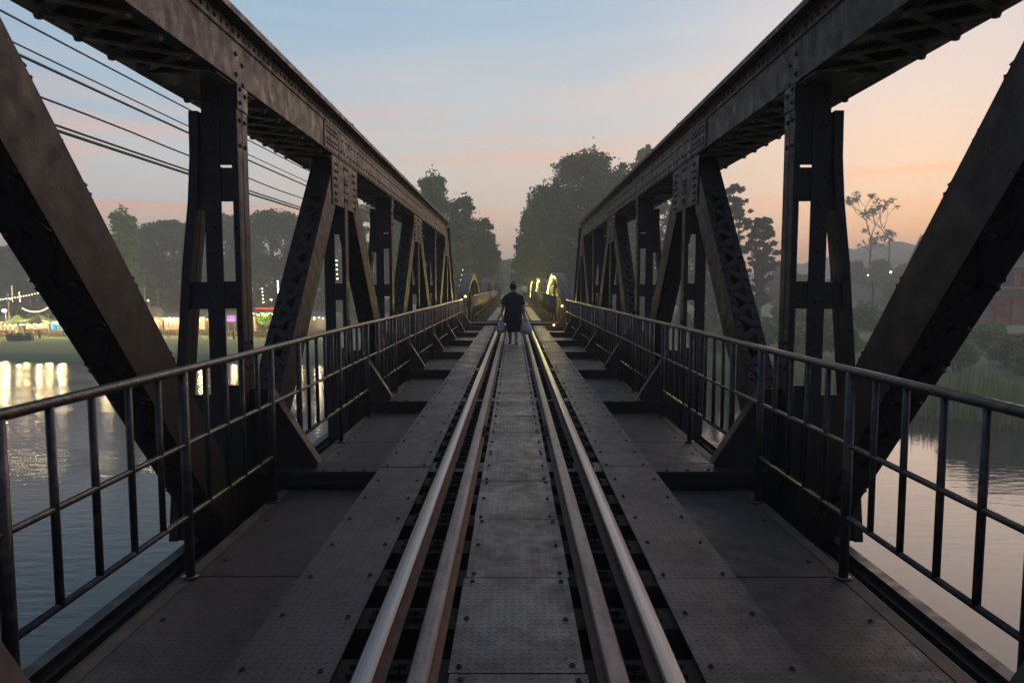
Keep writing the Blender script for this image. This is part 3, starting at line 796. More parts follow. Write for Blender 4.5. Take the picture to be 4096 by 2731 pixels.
# ================================================================== PEOPLE
def skinmesh(name, vs, es, rs, root_i, material, parent, sub=2):
    me = bpy.data.meshes.new(name); me.from_pydata([tuple(v) for v in vs], es, []); me.update()
    o = bpy.data.objects.new(name, me); COL.objects.link(o)
    o.modifiers.new("skin", 'SKIN')
    sv = me.skin_vertices[0].data
    for i, r in enumerate(rs):
        rr = r if isinstance(r, tuple) else (r, r)
        sv[i].radius = rr; sv[i].use_root = (i == root_i)
    ss = o.modifiers.new("sub", 'SUBSURF'); ss.levels = sub; ss.render_levels = sub
    dg = bpy.context.evaluated_depsgraph_get(); dg.update()
    nm = bpy.data.meshes.new_from_object(o.evaluated_get(dg))
    o.modifiers.clear(); o.data = nm; nm.name = name
    nm.polygons.foreach_set("use_smooth", [True]*len(nm.polygons))
    nm.materials.clear(); nm.materials.append(material)
    if parent: o.parent = parent
    return o
def ell(cx, cy, z, rx, ry, n=16, wob=0):
    return [Vector((cx + rx*math.cos(2*PI*k/n)*(1+wob*math.sin(5*2*PI*k/n)), cy + ry*math.sin(2*PI*k/n)*(1+wob*math.cos(7*2*PI*k/n)), z)) for k in range(n)]
def person(loc, label, rotz=0, k=1.0, top=(.030,.032,.045,1), bot=(.020,.024,.034,1), skin=(.50,.29,.20,1), hairc=(.008,.007,.007,1), skirt=True, fingers=True, width=1.0, bun=True, group=None):
    root = thing("person", label, "person", loc, group); root.rotation_euler = (0,0,rotz); root.scale = (k,k,k)
    tm = mat('shirt_cloth', top, .9, var=.25, scale=9, spec=.1); bm_ = mat('skirt_cloth', bot, .9, var=.3, scale=9, spec=.1)
    sm = mat('skin_tone', skin, .6, var=.15, scale=12); hm = mat('hair', hairc, .5, scale=30)
    shoe = mat('sandal', (.03,.025,.022,1), .7)
    w = width
    V = []; E = []; R = []
    def add(p, r, par=None):
        V.append(Vector(p)); R.append(r); i = len(V)-1
        if par is not None: E.append((par, i))
        return i
    pel = add((0,0,.78), (.15*w,.12)); sp = add((0,-.01,.98), (.145*w,.115), pel); ch = add((0,-.01,1.13), (.15*w,.11), sp)
    nk0 = add((0,0,1.235), (.062,.06), ch); nk = add((0,.012,1.285), (.052,.052), nk0); hd0 = add((0,.02,1.335), (.070,.078), nk)
    hd = add((0,.022,1.40), (.078,.092), hd0); hd1 = add((0,.012,1.455), (.060,.072), hd)
    add((0,.125,1.372), .012, hd)
    for sx in (-1,1): add((sx*.088, .015, 1.375), (.012,.02), hd)
    ends = {}
    for sx in (-1, 1):
        hip = add((sx*.095*w, 0, .70), (.095,.095), pel)
        fw = .08 if sx < 0 else -.06
        kn = add((sx*.085, fw*1.2+.015, .40), (.066,.068), hip); calf = add((sx*.078, fw*1.4-.02, .28), (.052,.056), kn)
        an = add((sx*.07, fw*2.2-.01, .075), (.034,.036), calf); heel = add((sx*.07, fw*2.2-.03, .045), (.034,.034), an); toe = add((sx*.085, fw*2.2+.13, .03), (.036,.022), heel)
        sh = add((sx*.155*w, -.01, 1.175), (.052,.052), ch); el = add((sx*(.235*w), -.03, .94), (.043,.043), sh)
        wr = add((sx*(.275*w), .02, .735), (.028,.026), el); pm = add((sx*(.282*w), .03, .675), (.024,.036), wr)
        ends[sx] = V[pm].copy()
        if fingers:
            for q, (fy, ln) in enumerate(((.036,.060),(.014,.068),(-.008,.064),(-.028,.052))):
                b = V[pm] + Vector((0, fy, -.030)); f0 = add(b, .0095, pm)
                f1 = add(b + Vector((-sx*.006, 0, -ln*.45)), .0088, f0); f2 = add(b + Vector((-sx*.030, 0, -ln*.70)), .0082, f1); add(b + Vector((-sx*.044, 0, -ln*.45)), .0075, f2)
            t0 = add(V[pm] + Vector((-sx*.018, .040, .008)), .0105, pm); t1 = add(V[pm] + Vector((-sx*.032, .050, -.022)), .0095, t0); add(V[pm] + Vector((-sx*.040, .036, -.044)), .0085, t1)
    skinmesh("body", V, E, R, pel, sm, root)
    # clothes
    m = MB(); yo = -.01
    if skirt: rings = [(.50,.215,.165),(.60,.222,.17),(.74,.218,.168),(.90,.205,.158),(1.04,.200,.152),(1.12,.200,.142),(1.19,.182,.122),(1.235,.115,.088),(1.262,.078,.072)]
    else: rings = [(.70,.18,.13),(.80,.18,.135),(.94,.172,.13),(1.06,.185,.135),(1.14,.20,.125),(1.20,.18,.105),(1.245,.12,.08),(1.262,.075,.07)]
    m.loft([ell(.006*math.sin(z*9), yo, z, rx*w, ry, 20, .012) for z, rx, ry in rings])
    for sx in (-1, 1):
        m.tube([(sx*.125*w,-.01,1.178), (sx*.188*w,-.015,1.125), (sx*.226*w,-.028,1.02), (sx*.240*w,-.03,.955)], [.060,.066,.066,.065], 12)
    m.build("shirt", tm, root, True)
    m = MB()
    if skirt:
        m.loft([ell(.012*(1-z), .0, z, rx, ry, 20, .03) for z, rx, ry in ((.29,.155,.165),(.36,.170,.170),(.45,.188,.165),(.56,.198,.155),(.66,.20,.150))])
        m.build("skirt", bm_, root, True)
    else:
        for sx in (-1, 1):
            fw = .08 if sx < 0 else -.06
            m.tube([(sx*.08,0,.80), (sx*.09*w,0,.68), (sx*.086, fw*1.2+.012,.40), (sx*.075, fw*2.1-.01,.08)], [.115,.108,.085,.075], 12)
        m.build("trousers", bm_, root, True)
    m = MB()
    m.loft([ell(0, -.006-.012*(z-1.33), z, rx, ry, 16) for z, rx, ry in ((1.325,.058,.050),(1.36,.086,.080),(1.41,.092,.094),(1.45,.084,.088),(1.485,.052,.058),(1.498,.015,.02))])
    if bun: m.ball((0,-.045,1.50), (.052,.05,.042), 10, 7)
    m.build("hair", hm, root, True)
    if bun:
        m = MB(); m.ball((0,-.092,1.485), (.012,.010,.034), 8, 6); m.build("hair_clip", mat('pale_clip', (.65,.63,.6,1), .4), root, True)
    for sx in (-1, 1):
        fw = .08 if sx < 0 else -.06
        m = MB(); m.box(sx*.08-.042, sx*.08+.042, fw*2.2-.075, fw*2.2+.175, 0, .018)
        m.bar((sx*.08-.04, fw*2.2+.07, .045), (sx*.08+.04, fw*2.2+.07, .045), .035, .012); m.build("sandal", shoe, root)
        m = MB(); m.ball((sx*.03, .112, 1.405), .010, 6, 5); m.build("eye", M['wire'], root)
    return root, ends
PY = 17.1; PX = -.03
wr_, hands = person((PX, PY, 0), "woman in dark top and skirt walking away, carrying plastic bags in both hands", k=1.02, width=1.0)
M['bag'] = mat('thin_plastic_bag', (.66,.63,.58,1), .3, var=.3, scale=20, col2=(.16,.13,.10,1), bump=.6, bscale=25)
M['bag2'] = mat('pale_plastic_bag', (.78,.76,.78,1), .3, var=.3, scale=20, bump=.6, bscale=25)
def bag(p, r, h, label, m_):
    root = thing("plastic_bag", label, "bag", p, "plastic bags carried by the woman")
    rnd = random.Random(int(p[0]*1000)); m = MB(); n = 18
    rings = []
    for z, f in ((-h,.35),(-h*.93,.85),(-h*.75,1.05),(-h*.52,.98),(-h*.34,.62),(-h*.20,.34),(-h*.08,.14)):
        rings.append([Vector((r*f*math.cos(2*PI*q/n)*rnd.uniform(.84,1.12), r*.8*f*math.sin(2*PI*q/n)*rnd.uniform(.84,1.12), z+rnd.uniform(-.012,.012))) for q in range(n)])
    m.loft(rings); m.build("sack", m_, root, True)
    m = MB()
    for sx in (-1,1): m.tube([(sx*.03,0,-h*.12), (sx*.014,0,-.01), (0,0,.012)], .007, 6)
    m.build("handle", m_, root)
for sx, dx, dy, r, h, lab, mm in ((-1, .0, .0, .125, .36, "full clear plastic bag in the walking woman's left hand", 'bag'), (1, -.045, -.01, .115, .37, "dark-filled plastic bag in her right hand, nearer the skirt", 'bag'), (1, .075, .03, .105, .40, "whitish plastic bag in her right hand, on the outside", 'bag2')):
    e = hands[sx]
    bag((PX + e.x - sx*.02 + dx*.3, PY + e.y + dy, e.z - .075), r*.95, h*.92, lab, M[mm])
    o = [o for o in COL.objects if o.name.startswith("plastic_bag")][-1]; o.location.x += dx*.7 + sx*.035
person((1.02, 66.0, ZF), "man in white shirt and dark trousers standing on the far walkway", rotz=.3, k=1.12, top=(.55,.56,.58,1), bot=(.03,.03,.035,1), skirt=False, fingers=False, bun=False)

# ================================================================== GROUND AND WATER
ZW = -8.0
BX = [-600,-120,-60,-20,0,20,32,50,90,200,600]; BY = [110,92,86,84,77,63,49,38,22,-20,-160]
def bank_y(x): return float(np.interp(x, BX, BY))
def ss(a, b, t):
    t = max(0, min(1, (t-a)/(b-a))); return t*t*(3-2*t)
def ground(x, y):
    d = (y - bank_y(x)) * (.95 if x < 0 else .72)
    z = -9.2 + 1.9*ss(-5, 3, d) + .35*ss(3, 26, d)
    r = ss(2, 40, x)
    z += r*(2.0*ss(2, 22, d) + 1.7*ss(22, 75, d))
    z += .10*math.sin(x*.31+y*.17) * ss(0, 10, d) + .07*math.sin(x*.9-y*.6)*ss(0,10,d)
    c = math.exp(-((x)/9.0)**2) * ss(15, 32, y-77)
    return z + 6.0*c
xs = np.concatenate([np.linspace(-600,-130,20), np.linspace(-124,124,110), np.linspace(135,600,20)])
yy_ = np.concatenate([np.linspace(-160,20,40), np.linspace(23,170,90), np.linspace(180,700,30)])
vs_ = [(x, y, ground(x, y)) for y in yy_ for x in xs]; nx = len(xs)
m = MB(); m.v = vs_; m.f = [(j*nx+i, j*nx+i+1, (j+1)*nx+i+1, (j+1)*nx+i) for j in range(len(yy_)-1) for i in range(nx-1)]
tag(m.build("ground", M['grass'], None, True), kind="structure")
def water_mat():
    m = bpy.data.materials.new("river_water"); nt, N, L, P = nodes(m)
    P.inputs["Base Color"].default_value = (.022,.032,.030,1); P.inputs["Roughness"].default_value = .045; P.inputs["IOR"].default_value = 1.333
    g = N.new("ShaderNodeNewGeometry"); 
    def nz(scale, stretch, det):
        mp = N.new("ShaderNodeMapping"); mp.inputs["Scale"].default_value = stretch; mp.inputs["Rotation"].default_value = (0,0,math.radians(12)); L.new(g.outputs["Position"], mp.inputs["Vector"])
        n = N.new("ShaderNodeTexNoise"); n.inputs["Scale"].default_value = scale; n.inputs["Detail"].default_value = det; L.new(mp.outputs[0], n.inputs["Vector"]); return n.outputs["Fac"]
    a = nz(2.4, (.35,1,1), 5); b = nz(.16, (.5,1,1), 3)
    # patches of livelier water
    pr = N.new("ShaderNodeMapRange"); pr.inputs["From Min"].default_value = .42; pr.inputs["From Max"].default_value = .62; pr.inputs["To Min"].default_value = .25; pr.inputs["To Max"].default_value = 1.0
    L.new(nz(.07, (.3,1,1), 3), pr.inputs["Value"])
    sx = N.new("ShaderNodeSeparateXYZ"); L.new(g.outputs["Position"], sx.inputs[0])
    xr = N.new("ShaderNodeMapRange"); xr.inputs[1].default_value = 8; xr.inputs[2].default_value = -8; xr.inputs[3].default_value = .22; xr.inputs[4].default_value = 1.9; L.new(sx.outputs[0], xr.inputs[0])
    pm = N.new("ShaderNodeMath"); pm.operation = 'MULTIPLY'; L.new(xr.outputs[0], pm.inputs[0])
    bp = N.new("ShaderNodeBump"); bp.inputs["Distance"].default_value = .09; L.new(a, bp.inputs["Height"]); 
    ml = N.new("ShaderNodeMath"); ml.operation = 'MULTIPLY'; ml.inputs[1].default_value = .75; L.new(pr.outputs[0], pm.inputs[1]); L.new(pm.outputs[0], ml.inputs[0]); L.new(ml.outputs[0], bp.inputs["Strength"])
    b2 = N.new("ShaderNodeBump"); b2.inputs["Distance"].default_value = .2; b2.inputs["Strength"].default_value = .14; L.new(b, b2.inputs["Height"]); L.new(bp.outputs[0], b2.inputs["Normal"])
    L.new(b2.outputs[0], P.inputs["Normal"])
    return m
m = MB(); m.add([(-600,-160,ZW),(600,-160,ZW),(600,125,ZW),(-600,125,ZW)], [(0,1,2,3)])
tag(m.build("river_water", water_mat()), kind="structure")
# hill far on the right
pr = [(1500,650),(1640,640),(1750,622),(1830,606),(1890,594),(1960,570),(2020,557),(2090,560),(2150,572),(2300,585),(2500,600),(2700,640)]
m = MB(); rows = []
for dy, f in ((-110,0),(-80,.28),(-45,.68),(-15,.95),(0,1),(40,.8),(110,0)):
    row = []
    for i in range(60):
        px = 1500 + 1200*i/59; ty = np.interp(px, [p[0] for p in pr], [p[1] for p in pr]); t = W(px, ty, 400)
        row.append((t.x, 400+dy, -6 + (t.z+6)*f*(1+.05*math.sin(i*2.1+dy)) ))
    rows.append(row)
m.v = [p for r in rows for p in r]; m.f = [(j*60+i, j*60+i+1, (j+1)*60+i+1, (j+1)*60+i) for j in range(6) for i in range(59)]
tag(m.build("hill", mat('wooded_hill', (.04,.05,.035,1), .95, scale=.15, var=.5, bump=1, bscale=.4), None, True), kind="structure")

# ================================================================== TREES AND BUSHES
M['leaf_dark'] = leaf_mat('dark_foliage', (.028,.042,.022), (.065,.085,.040))
M['leaf_mid'] = leaf_mat('mid_foliage', (.036,.058,.024), (.085,.115,.045))
M['leaf_light'] = leaf_mat('light_foliage', (.05,.085,.030), (.12,.165,.055))
M['leaf_dry'] = leaf_mat('dry_foliage', (.035,.03,.02), (.08,.065,.04))
def leaves(name, lobes, n, size, seed, material, parent, flat=1.0):
    rg = np.random.default_rng(seed)
    lobes = list(lobes) + [(tuple(c[q]+r[q]*v[q] for q in range(3)), tuple(x*f for x in r)) for c, r in lobes for v, f in [((lambda a,b: (math.cos(a)*math.cos(b)*.95, math.sin(a)*math.cos(b)*.95, math.sin(b)*.95))(rg.random()*6.28, rg.random()*1.9-.5), rg.uniform(.25,.45)) for _ in range(4)]]
    lb = np.array([[*c, *r] for c, r in lobes]); wgt = (lb[:,3]*lb[:,4]*lb[:,5])**.66; wgt /= wgt.sum()
    idx = rg.choice(len(lb), n, p=wgt); q = lb[idx]
    d = rg.normal(size=(n,3)); d /= np.linalg.norm(d, axis=1)[:,None]
    rad = rg.random(n)**.42 * np.clip(1 + .16*rg.normal(size=n), .6, 1.32)
    c = q[:,:3] + d*q[:,3:]*rad[:,None]
    u = rg.normal(size=(n,3)); u[:,2] *= .6; u /= np.linalg.norm(u,axis=1)[:,None]
    t = rg.normal(size=(n,3)); v = np.cross(u,t); v /= np.linalg.norm(v,axis=1)[:,None]
    s = size*rg.uniform(.55,1.35,n)[:,None]
    k = np.cross(u, v)*s*.25
    P = np.stack([c-u*s, c+v*s*.5+k, c+u*s, c-v*s*.5+k],1).reshape(-1,3)
    me = bpy.data.meshes.new(name); me.vertices.add(4*n); me.vertices.foreach_set("co", P.astype(np.float32).ravel())
    me.loops.add(4*n); me.loops.foreach_set("vertex_index", np.arange(4*n, dtype=np.int32))
    me.polygons.add(n); me.polygons.foreach_set("loop_start", np.arange(0,4*n,4,dtype=np.int32)); me.polygons.foreach_set("loop_total", np.full(n,4,dtype=np.int32))
    me.update(calc_edges=True); me.materials.append(material)
    o = bpy.data.objects.new(name, me); COL.objects.link(o); o.parent = parent
    return o
def tree(px, top, hw, Y, style, label, lm='leaf_dark', n=3200, seed=1, group="trees on the far bank", base=None, low=.25, cat="tree"):
    rg = random.Random(seed); t = W(px, top, Y); R = hw/F*Y
    zb = ground(t.x, Y) if base is None else base
    H = t.z - zb; loc = Vector((t.x, Y, zb - .15))
    name = {'rain': "rain_tree", 'round': "broadleaf_tree", 'mass': "broadleaf_tree", 'loose': "broadleaf_tree"}[style]
    root = thing(name, label, cat, loc, group)
    lobes = []; H += .15
    def addl(x, y, z, r, fz=.7): lobes.append(((x, y, z), (r, r, r*fz)))
    if style == 'rain':
        for i in range(40):
            rho = math.sqrt(rg.random()); a = rg.random()*2*PI; r = R*rg.uniform(.20,.36)
            x, y = R*.88*rho*math.cos(a), R*.88*rho*math.sin(a)
            addl(x, y, H*(.62 + .36*math.sqrt(1-(.88*rho)**2)) - r*.35 + rg.uniform(-.6,.2), r, .5)
        for i in range(46):
            a = rg.random()*2*PI; rho = rg.random()**.5; r = R*rg.uniform(.18,.36); addl(R*1.02*rho*math.cos(a), R*rho*math.sin(a), H*rg.uniform(low*.4,.78), r, .8)
    elif style in ('round', 'mass'):
        nl = 40 if style == 'round' else 80
        for i in range(nl):
            u = rg.uniform(0,1)**.8; z = low + (1-low)*u
            prof = math.sin(PI*min(1,(.16+u*.80)))**.5 if style == 'round' else math.sqrt(max(0,1-(.97*u)**2.4))*(.82+.18*min(1,u/.35))
            a = rg.random()*2*PI; rho = R*prof*rg.uniform(.45,.86); r = R*rg.uniform(.17,.32)*(1.0 if u < .75 else .8)
            zz = min(H*z, H - r*.55)
            addl(rho*math.cos(a), rho*math.sin(a), zz, r, .75)
        addl(0, 0, H*(low+.96)/2, R*.74, H*(.96-low)/2/(R*.74))
    else:
        for i in range(95):
            u = rg.uniform(0,1); a = rg.random()*2*PI; rho = R*rg.uniform(.15,.92)*math.sin(PI*(.22+.66*u)); r = R*rg.uniform(.10,.24)
            addl(rho*math.cos(a), rho*math.sin(a), min(H*(low+(1-low)*u), H-r*.6), r, .7)
    leaves("crown", lobes, int(n*4.2), .0026*Y, seed, M[lm], root)
    m = MB(); tr = max(.18, .022*H)
    m.tube([(0,0,-.3), (.1*tr,0,H*.12), (0,.2*tr,H*.3), (rg.uniform(-1,1)*tr, 0, H*.6)], [tr*1.5, tr*1.05, tr*.85, tr*.35], 8)
    for (c, r) in rg.sample(lobes, min(11, len(lobes))):
        z0 = H*rg.uniform(.12,.34); mid = Vector((c[0]*.45, c[1]*.45, z0 + (c[2]-z0)*.55))
        m.tube([(0,0,z0), mid, Vector(c)], [tr*.5, tr*.33, tr*.10], 6)
    m.build("trunk", M['bark'], root, True)
    return root
TREES = [
 (-60,552,95,185,'rain',"hazy spreading tree at the photo's left edge behind the market",'leaf_dark',2600),
 (70,556,85,170,'rain',"broad dark tree behind the green market tents",'leaf_dark',2600),
 (165,520,70,175,'rain',"dark spreading tree mostly behind the nearest left diagonal",'leaf_dark',2400),
 (276,489,50,130,'round',"bright green rounded tree standing taller right of the nearest left diagonal",'leaf_light',2600),
 (388,504,85,160,'rain',"wide flat-topped rain tree left of the first left post",'leaf_dark',4200),
 (505,488,75,165,'rain',"tall rain tree behind the first left post",'leaf_dark',3600),
 (632,480,98,155,'rain',"wide lacy rain tree between the first and second left posts",'leaf_dark',4600),
 (752,476,80,160,'rain',"rain tree behind the first left gusset plate",'leaf_dark',3400),
 (850,466,70,150,'rain',"dark rain tree seen between second and third left posts",'leaf_dark',3000),
 (925,452,60,140,'round',"tall tree behind the far end of the left truss",'leaf_dark',2600),
 (995,411,58,112,'round',"tallest leafy tree rising above the far left truss end",'leaf_mid',5200),
 (1062,452,44,108,'round',"leafy tree just right of the tallest left tree",'leaf_mid',3600),
 (1108,500,42,114,'round',"tree overhanging the track on the left of the sky gap",'leaf_mid',3400),
 (1050,560,60,104,'mass',"low bushy tree with yellow fairy lights behind the left arches",'leaf_light',4000),
 (1120,590,40,160,'mass',"small hazy tree low behind the left arches",'leaf_dark',1800),
 (1168,600,40,210,'mass',"distant tree closing the track at the sky gap",'leaf_mid',1800),
 (1215,585,40,180,'mass',"small hazy tree low right of the sky gap",'leaf_mid',1800),
 (1356,354,150,118,'mass',"huge domed tree right of the track, biggest crown in view",'leaf_dark',13000),
 (1262,412,62,112,'round',"dark tree forming the left shoulder of the huge domed tree",'leaf_dark',5000),
 (1214,500,40,106,'round',"leafy tree leaning over the track on the right of the sky gap",'leaf_mid',3600),
 (1290,540,70,102,'mass',"lower tree lit yellowish above the right arches",'leaf_mid',5000),
 (1478,334,46,150,'loose',"thin pale tree poking above the right top chord",'leaf_mid',1500),
 (1475,400,85,128,'mass',"dark tree behind the middle of the right truss",'leaf_dark',5200),
 (1570,440,70,138,'mass',"hazy tree between third and second right posts",'leaf_dark',3800),
 (1690,424,48,108,'loose',"open-crowned tall tree right of the second right post",'leaf_dark',2500),
 (1748,500,44,102,'loose',"open-crowned shorter tree left of the first right post",'leaf_dark',2300),
 (1800,612,42,170,'mass',"low hazy tree seen through the first right post's upper window",'leaf_dark',1600),
 (1850,632,40,150,'mass',"small hazy tree behind the first right post's legs",'leaf_mid',1500),
 (1925,640,38,165,'mass',"hazy tree left of the white house roof",'leaf_mid',1500),
 (2060,648,34,140,'mass',"hazy tree right of the white house",'leaf_mid',1500),
 (2120,640,50,125,'mass',"hazy tree behind the nearest right diagonal's upper half",'leaf_dark',2000),
 (2215,650,44,100,'mass',"tree left of the painted temple",'leaf_mid',2000),
 (1962,604,34,178,'mass',"hazy tree at the foot of the nearly bare tree",'leaf_dark',2000),
 (2022,598,36,182,'mass',"hazy tree between the feet of the two bare trees",'leaf_dark',2000),
 (2085,606,36,176,'mass',"hazy tree right of the two bare trees",'leaf_dark',2000),
 (10,580,60,190,'mass',"hazy tree low at the photo's left edge, farther back",'leaf_dark',1600),
 (120,570,60,192,'mass',"hazy tree behind the right green tent, farther back",'leaf_dark',1600),
 (230,560,60,188,'mass',"hazy tree behind the nearest left diagonal, farther back",'leaf_dark',1600),
 (330,545,60,186,'mass',"hazy tree filling the gap left of the wide flat-topped rain tree",'leaf_dark',1800),
 (450,540,60,190,'mass',"hazy tree behind the raking stay of the first left post",'leaf_dark',1800),
 (570,530,60,188,'mass',"hazy tree filling the gap behind the first left post's inner edge",'leaf_dark',1800),
 (690,525,60,186,'mass',"hazy tree behind the lattice of the left truss diagonal",'leaf_dark',1800),
 (800,520,60,188,'mass',"hazy tree behind the second left post, farther back",'leaf_dark',1800),
 (1640,560,50,120,'mass',"low tree behind the lattice diagonal of the right truss",'leaf_dark',2200),
]
for i, (px, tp, hw, Y, st, lab, lm, n) in enumerate(TREES): tree(px, tp, hw, Y, st, lab, lm, n, seed=100+i, low=.08 if st == 'mass' else .20)
def bare_tree(px, top, by, Y, seed, label, foliage):
    rg = random.Random(seed); b = W(px, by, Y); t = W(px, top, Y); H = t.z - b.z
    root = thing("bare_tree", label, "tree", b, "thin bare trees on the rise"); m = MB(); lob = []
    def grow(p, d, ln, r, lv):
        q = p + d*ln*.5 + Vector((rg.uniform(-1,1), rg.uniform(-1,1), 0))*ln*.06; e = p + d*ln
        m.tube([p, q, e], [max(r,.05), max(r*.85,.045), max(r*.7,.04)], 5)
        if lv >= 4:
            if rg.random() < foliage: lob.append((tuple(e), (ln*.5, ln*.5, ln*.55)))
            return
        for i in range(rg.choice((2,3))):
            nd = (d + Vector((rg.uniform(-1,1), rg.uniform(-1,1), rg.uniform(-.1,.5)))*.75).normalized(); grow(e, nd, ln*rg.uniform(.6,.8), r*.6, lv+1)
    zg = ground(b.x, Y) - b.z - .2; m.tube([(0,0,zg), (0,0,zg*.5), (0,0,.1)], [H*.03, H*.022, H*.016], 6)
    grow(Vector((0,0,0)), Vector((rg.uniform(-.05,.05),0,1)).normalized(), H*.36, H*.016, 0)
    for i in range(5):
        z = H*rg.uniform(.1,.4); a = rg.random()*2*PI; grow(Vector((0,0,z)), Vector((math.cos(a), math.sin(a), .35)).normalized(), H*.14, H*.006, 2)
    m.build("trunk", M['bark'], root)
    leaves("crown", lob or [((0,0,H*.8),(H*.1,)*3)], 650, .0019*Y, seed, M['leaf_dry'], root)
bare_tree(1998, 448, 600, 190, 5, "thin nearly bare tree with forked limbs against the orange sky", .75)
bare_tree(2042, 462, 600, 200, 12, "second sparse tree close right of the nearly bare one", .85)

def shrub(px, py, wpx, hpx, Y, label, lm, seed, n=900, group="bushes on the right bank"):
    b = W(px, py, Y); R = wpx/F*Y; H = hpx/F*Y; rg = random.Random(seed)
    b.z = ground(b.x, Y) - .1
    root = thing("bush", label, "bush", b, group); lob = []
    for i in range(11):
        a = rg.random()*2*PI; rho = R*rg.uniform(.1,.75); r = R*rg.uniform(.25,.45); lob.append(((rho*math.cos(a), rho*math.sin(a), H*rg.uniform(.25,.85)-r*.1), (r, r, min(r*.8, H*.3))))
    leaves("foliage", lob, n*2, .003*Y, seed, M[lm], root)
    m = MB()
    for i in range(5): 
        c = lob[i][0]; m.tube([(c[0]*.1, c[1]*.1, -.1), (c[0]*.5, c[1]*.5, c[2]*.5), c], [.09,.06,.02], 5)
    m.build("stem", M['bark'], root)
SH = [(1600,735,50,60,95,'leaf_dark',"dark bush behind the second right post"),(1690,735,45,55,96,'leaf_mid',"bush behind the lattice diagonal, farther back"),(1790,735,45,55,95,'leaf_mid',"bush low behind the first right post, farther back"),(1860,735,45,55,98,'leaf_light',"light bush left of the white house, farther back"),(1990,735,55,50,96,'leaf_mid',"bush along the front of the white house"),(2080,735,55,60,90,'leaf_dark',"dark bush behind the nearest right diagonal's middle"),(2150,745,50,60,84,'leaf_mid',"bush left of the temple's corner"),(1655,760,45,60,80,'leaf_mid',"bush behind the foot of the right lattice diagonal"),(1760,770,48,70,78,'leaf_light',"bush seen left of the first right post"),
 (1830,775,45,75,74,'leaf_light',"light green bush seen through the first right post's window"),(1885,790,40,70,70,'leaf_mid',"green bush right of the first right post's middle leg"),
 (1950,790,45,70,70,'leaf_light',"light green bush right of the raking stay on the right"),(1905,730,60,50,92,'leaf_dark',"dark bush below the white house"),
 (2040,760,60,60,80,'leaf_mid',"bush behind the nearest right diagonal"),(2120,800,60,80,66,'leaf_light',"large bush under the nearest right diagonal's outer edge"),
 (2200,800,60,90,62,'leaf_light',"light green bush right of the nearest right diagonal"),(2262,775,50,60,70,'leaf_light',"bush in front of the red painted temple"),
 (2320,790,60,75,62,'leaf_dark',"dark bush at the photo's right edge below the temple"),(2390,800,60,90,58,'leaf_mid',"bush at the far right below the temple's hidden end")]
for i, (px, py, w_, h_, Y, lm, lab) in enumerate(SH): shrub(px, py, w_, h_, Y, lab, lm, 300+i, 1500)
# reeds along the right bank
rg = np.random.default_rng(9); m = MB()
for i in range(5200):
    x = rg.uniform(8, 75); off = rg.uniform(-3.5, 9)**1; y = bank_y(x) + off; z = max(ground(x, y), -9.0) - .05; h = rg.uniform(1.0, 2.4) + (.9 if z < -8 else 0)
    lx, ly = rg.normal(0,.18), rg.normal(0,.18); w2 = .06
    m.add([(x-w2,y,z),(x+w2,y+.03,z),(x+lx*.5+w2*.7,y+ly*.5,z+h*.6),(x+lx,y+ly,z+h),(x+lx*.5-w2*.7,y+ly*.5,z+h*.6)], [(0,1,2,3,4)])
tag(m.build("reeds", leaf_mat('reed_green', (.05,.065,.03), (.11,.12,.06))), "tall grey-green reeds along the right river bank", "reeds", kind="stuff")

# ================================================================== OVERHEAD CABLES (left of the bridge)
def cable(z13, slope, x, r, label, kink=0):
    m = MB(); pts = []
    for y in np.linspace(-4, 96, 60):
        z = z13 + slope*(y-13.3) + .00035*(y-40)**2 - .00035*(13.3-40)**2 + kink*math.sin(y*.9)
        pts.append((x, y, z))
    m.tube(pts, r, 6); tag(m.build("overhead_cable", M['wire'], None, True), label, "cable", "overhead cables left of the bridge")
cable(6.25, .026, -9.0, .022, "topmost thin overhead cable left of the bridge")
cable(5.80, .023, -9.0, .018, "second overhead cable from the top, thin")
cable(5.60, .022, -8.95, .030, "third overhead cable from the top, thick")
cable(5.02, .021, -9.0, .022, "fourth overhead cable from the top, slightly kinked", .015)
cable(4.58, .024, -9.0, .026, "fifth overhead cable from the top, close above the lowest")
cable(4.45, .024, -8.9, .034, "lowest and thickest overhead cable")

# ================================================================== RIVERSIDE MARKET on the left bank
MY = 112.0
M['tent'] = mat('green_canvas', (.13,.22,.06,1), .8, var=.2, scale=1.5)
M['frame'] = mat('galvanised_post', (.30,.30,.29,1), .5, .3)
M['wood'] = mat('stall_timber', (.22,.15,.09,1), .8, scale=3)
M['tin'] = mat('tin_roofing', (.16,.15,.14,1), .6, .1, scale=2, stretch=(6,1,1))
M['cream'] = mat('cream_wall', (.50,.40,.25,1), .8, scale=1.2, col2=(.24,.17,.10,1), lo=.45, hi=.6)
M['white'] = mat('white_paintwork', (.62,.54,.40,1), .7, scale=1.2, col2=(.30,.22,.14,1), lo=.45, hi=.6)
M['blue'] = mat('blue_canvas', (.05,.18,.30,1), .7)
M['planter'] = mat('dark_crate', (.06,.06,.065,1), .7)
M['red'] = mat('red_paint', (.45,.05,.04,1), .6)
M['goods1'] = mat('goods_green', (.16,.30,.08,1), .7, scale=4, col2=(.5,.3,.1,1))
M['goods2'] = mat('goods_mixed', (.5,.42,.3,1), .7, scale=5, col2=(.35,.08,.05,1))
def mz(x, y): return ground(x, y)
def bulb(mb_unused, root, p, r, m_, name="bulb"):
    m = MB(); m.ball(p, r, 6, 5); o = m.build(name, M[m_], root, True); return o
def px2(x, y, Y=MY): return W(x, y, Y)
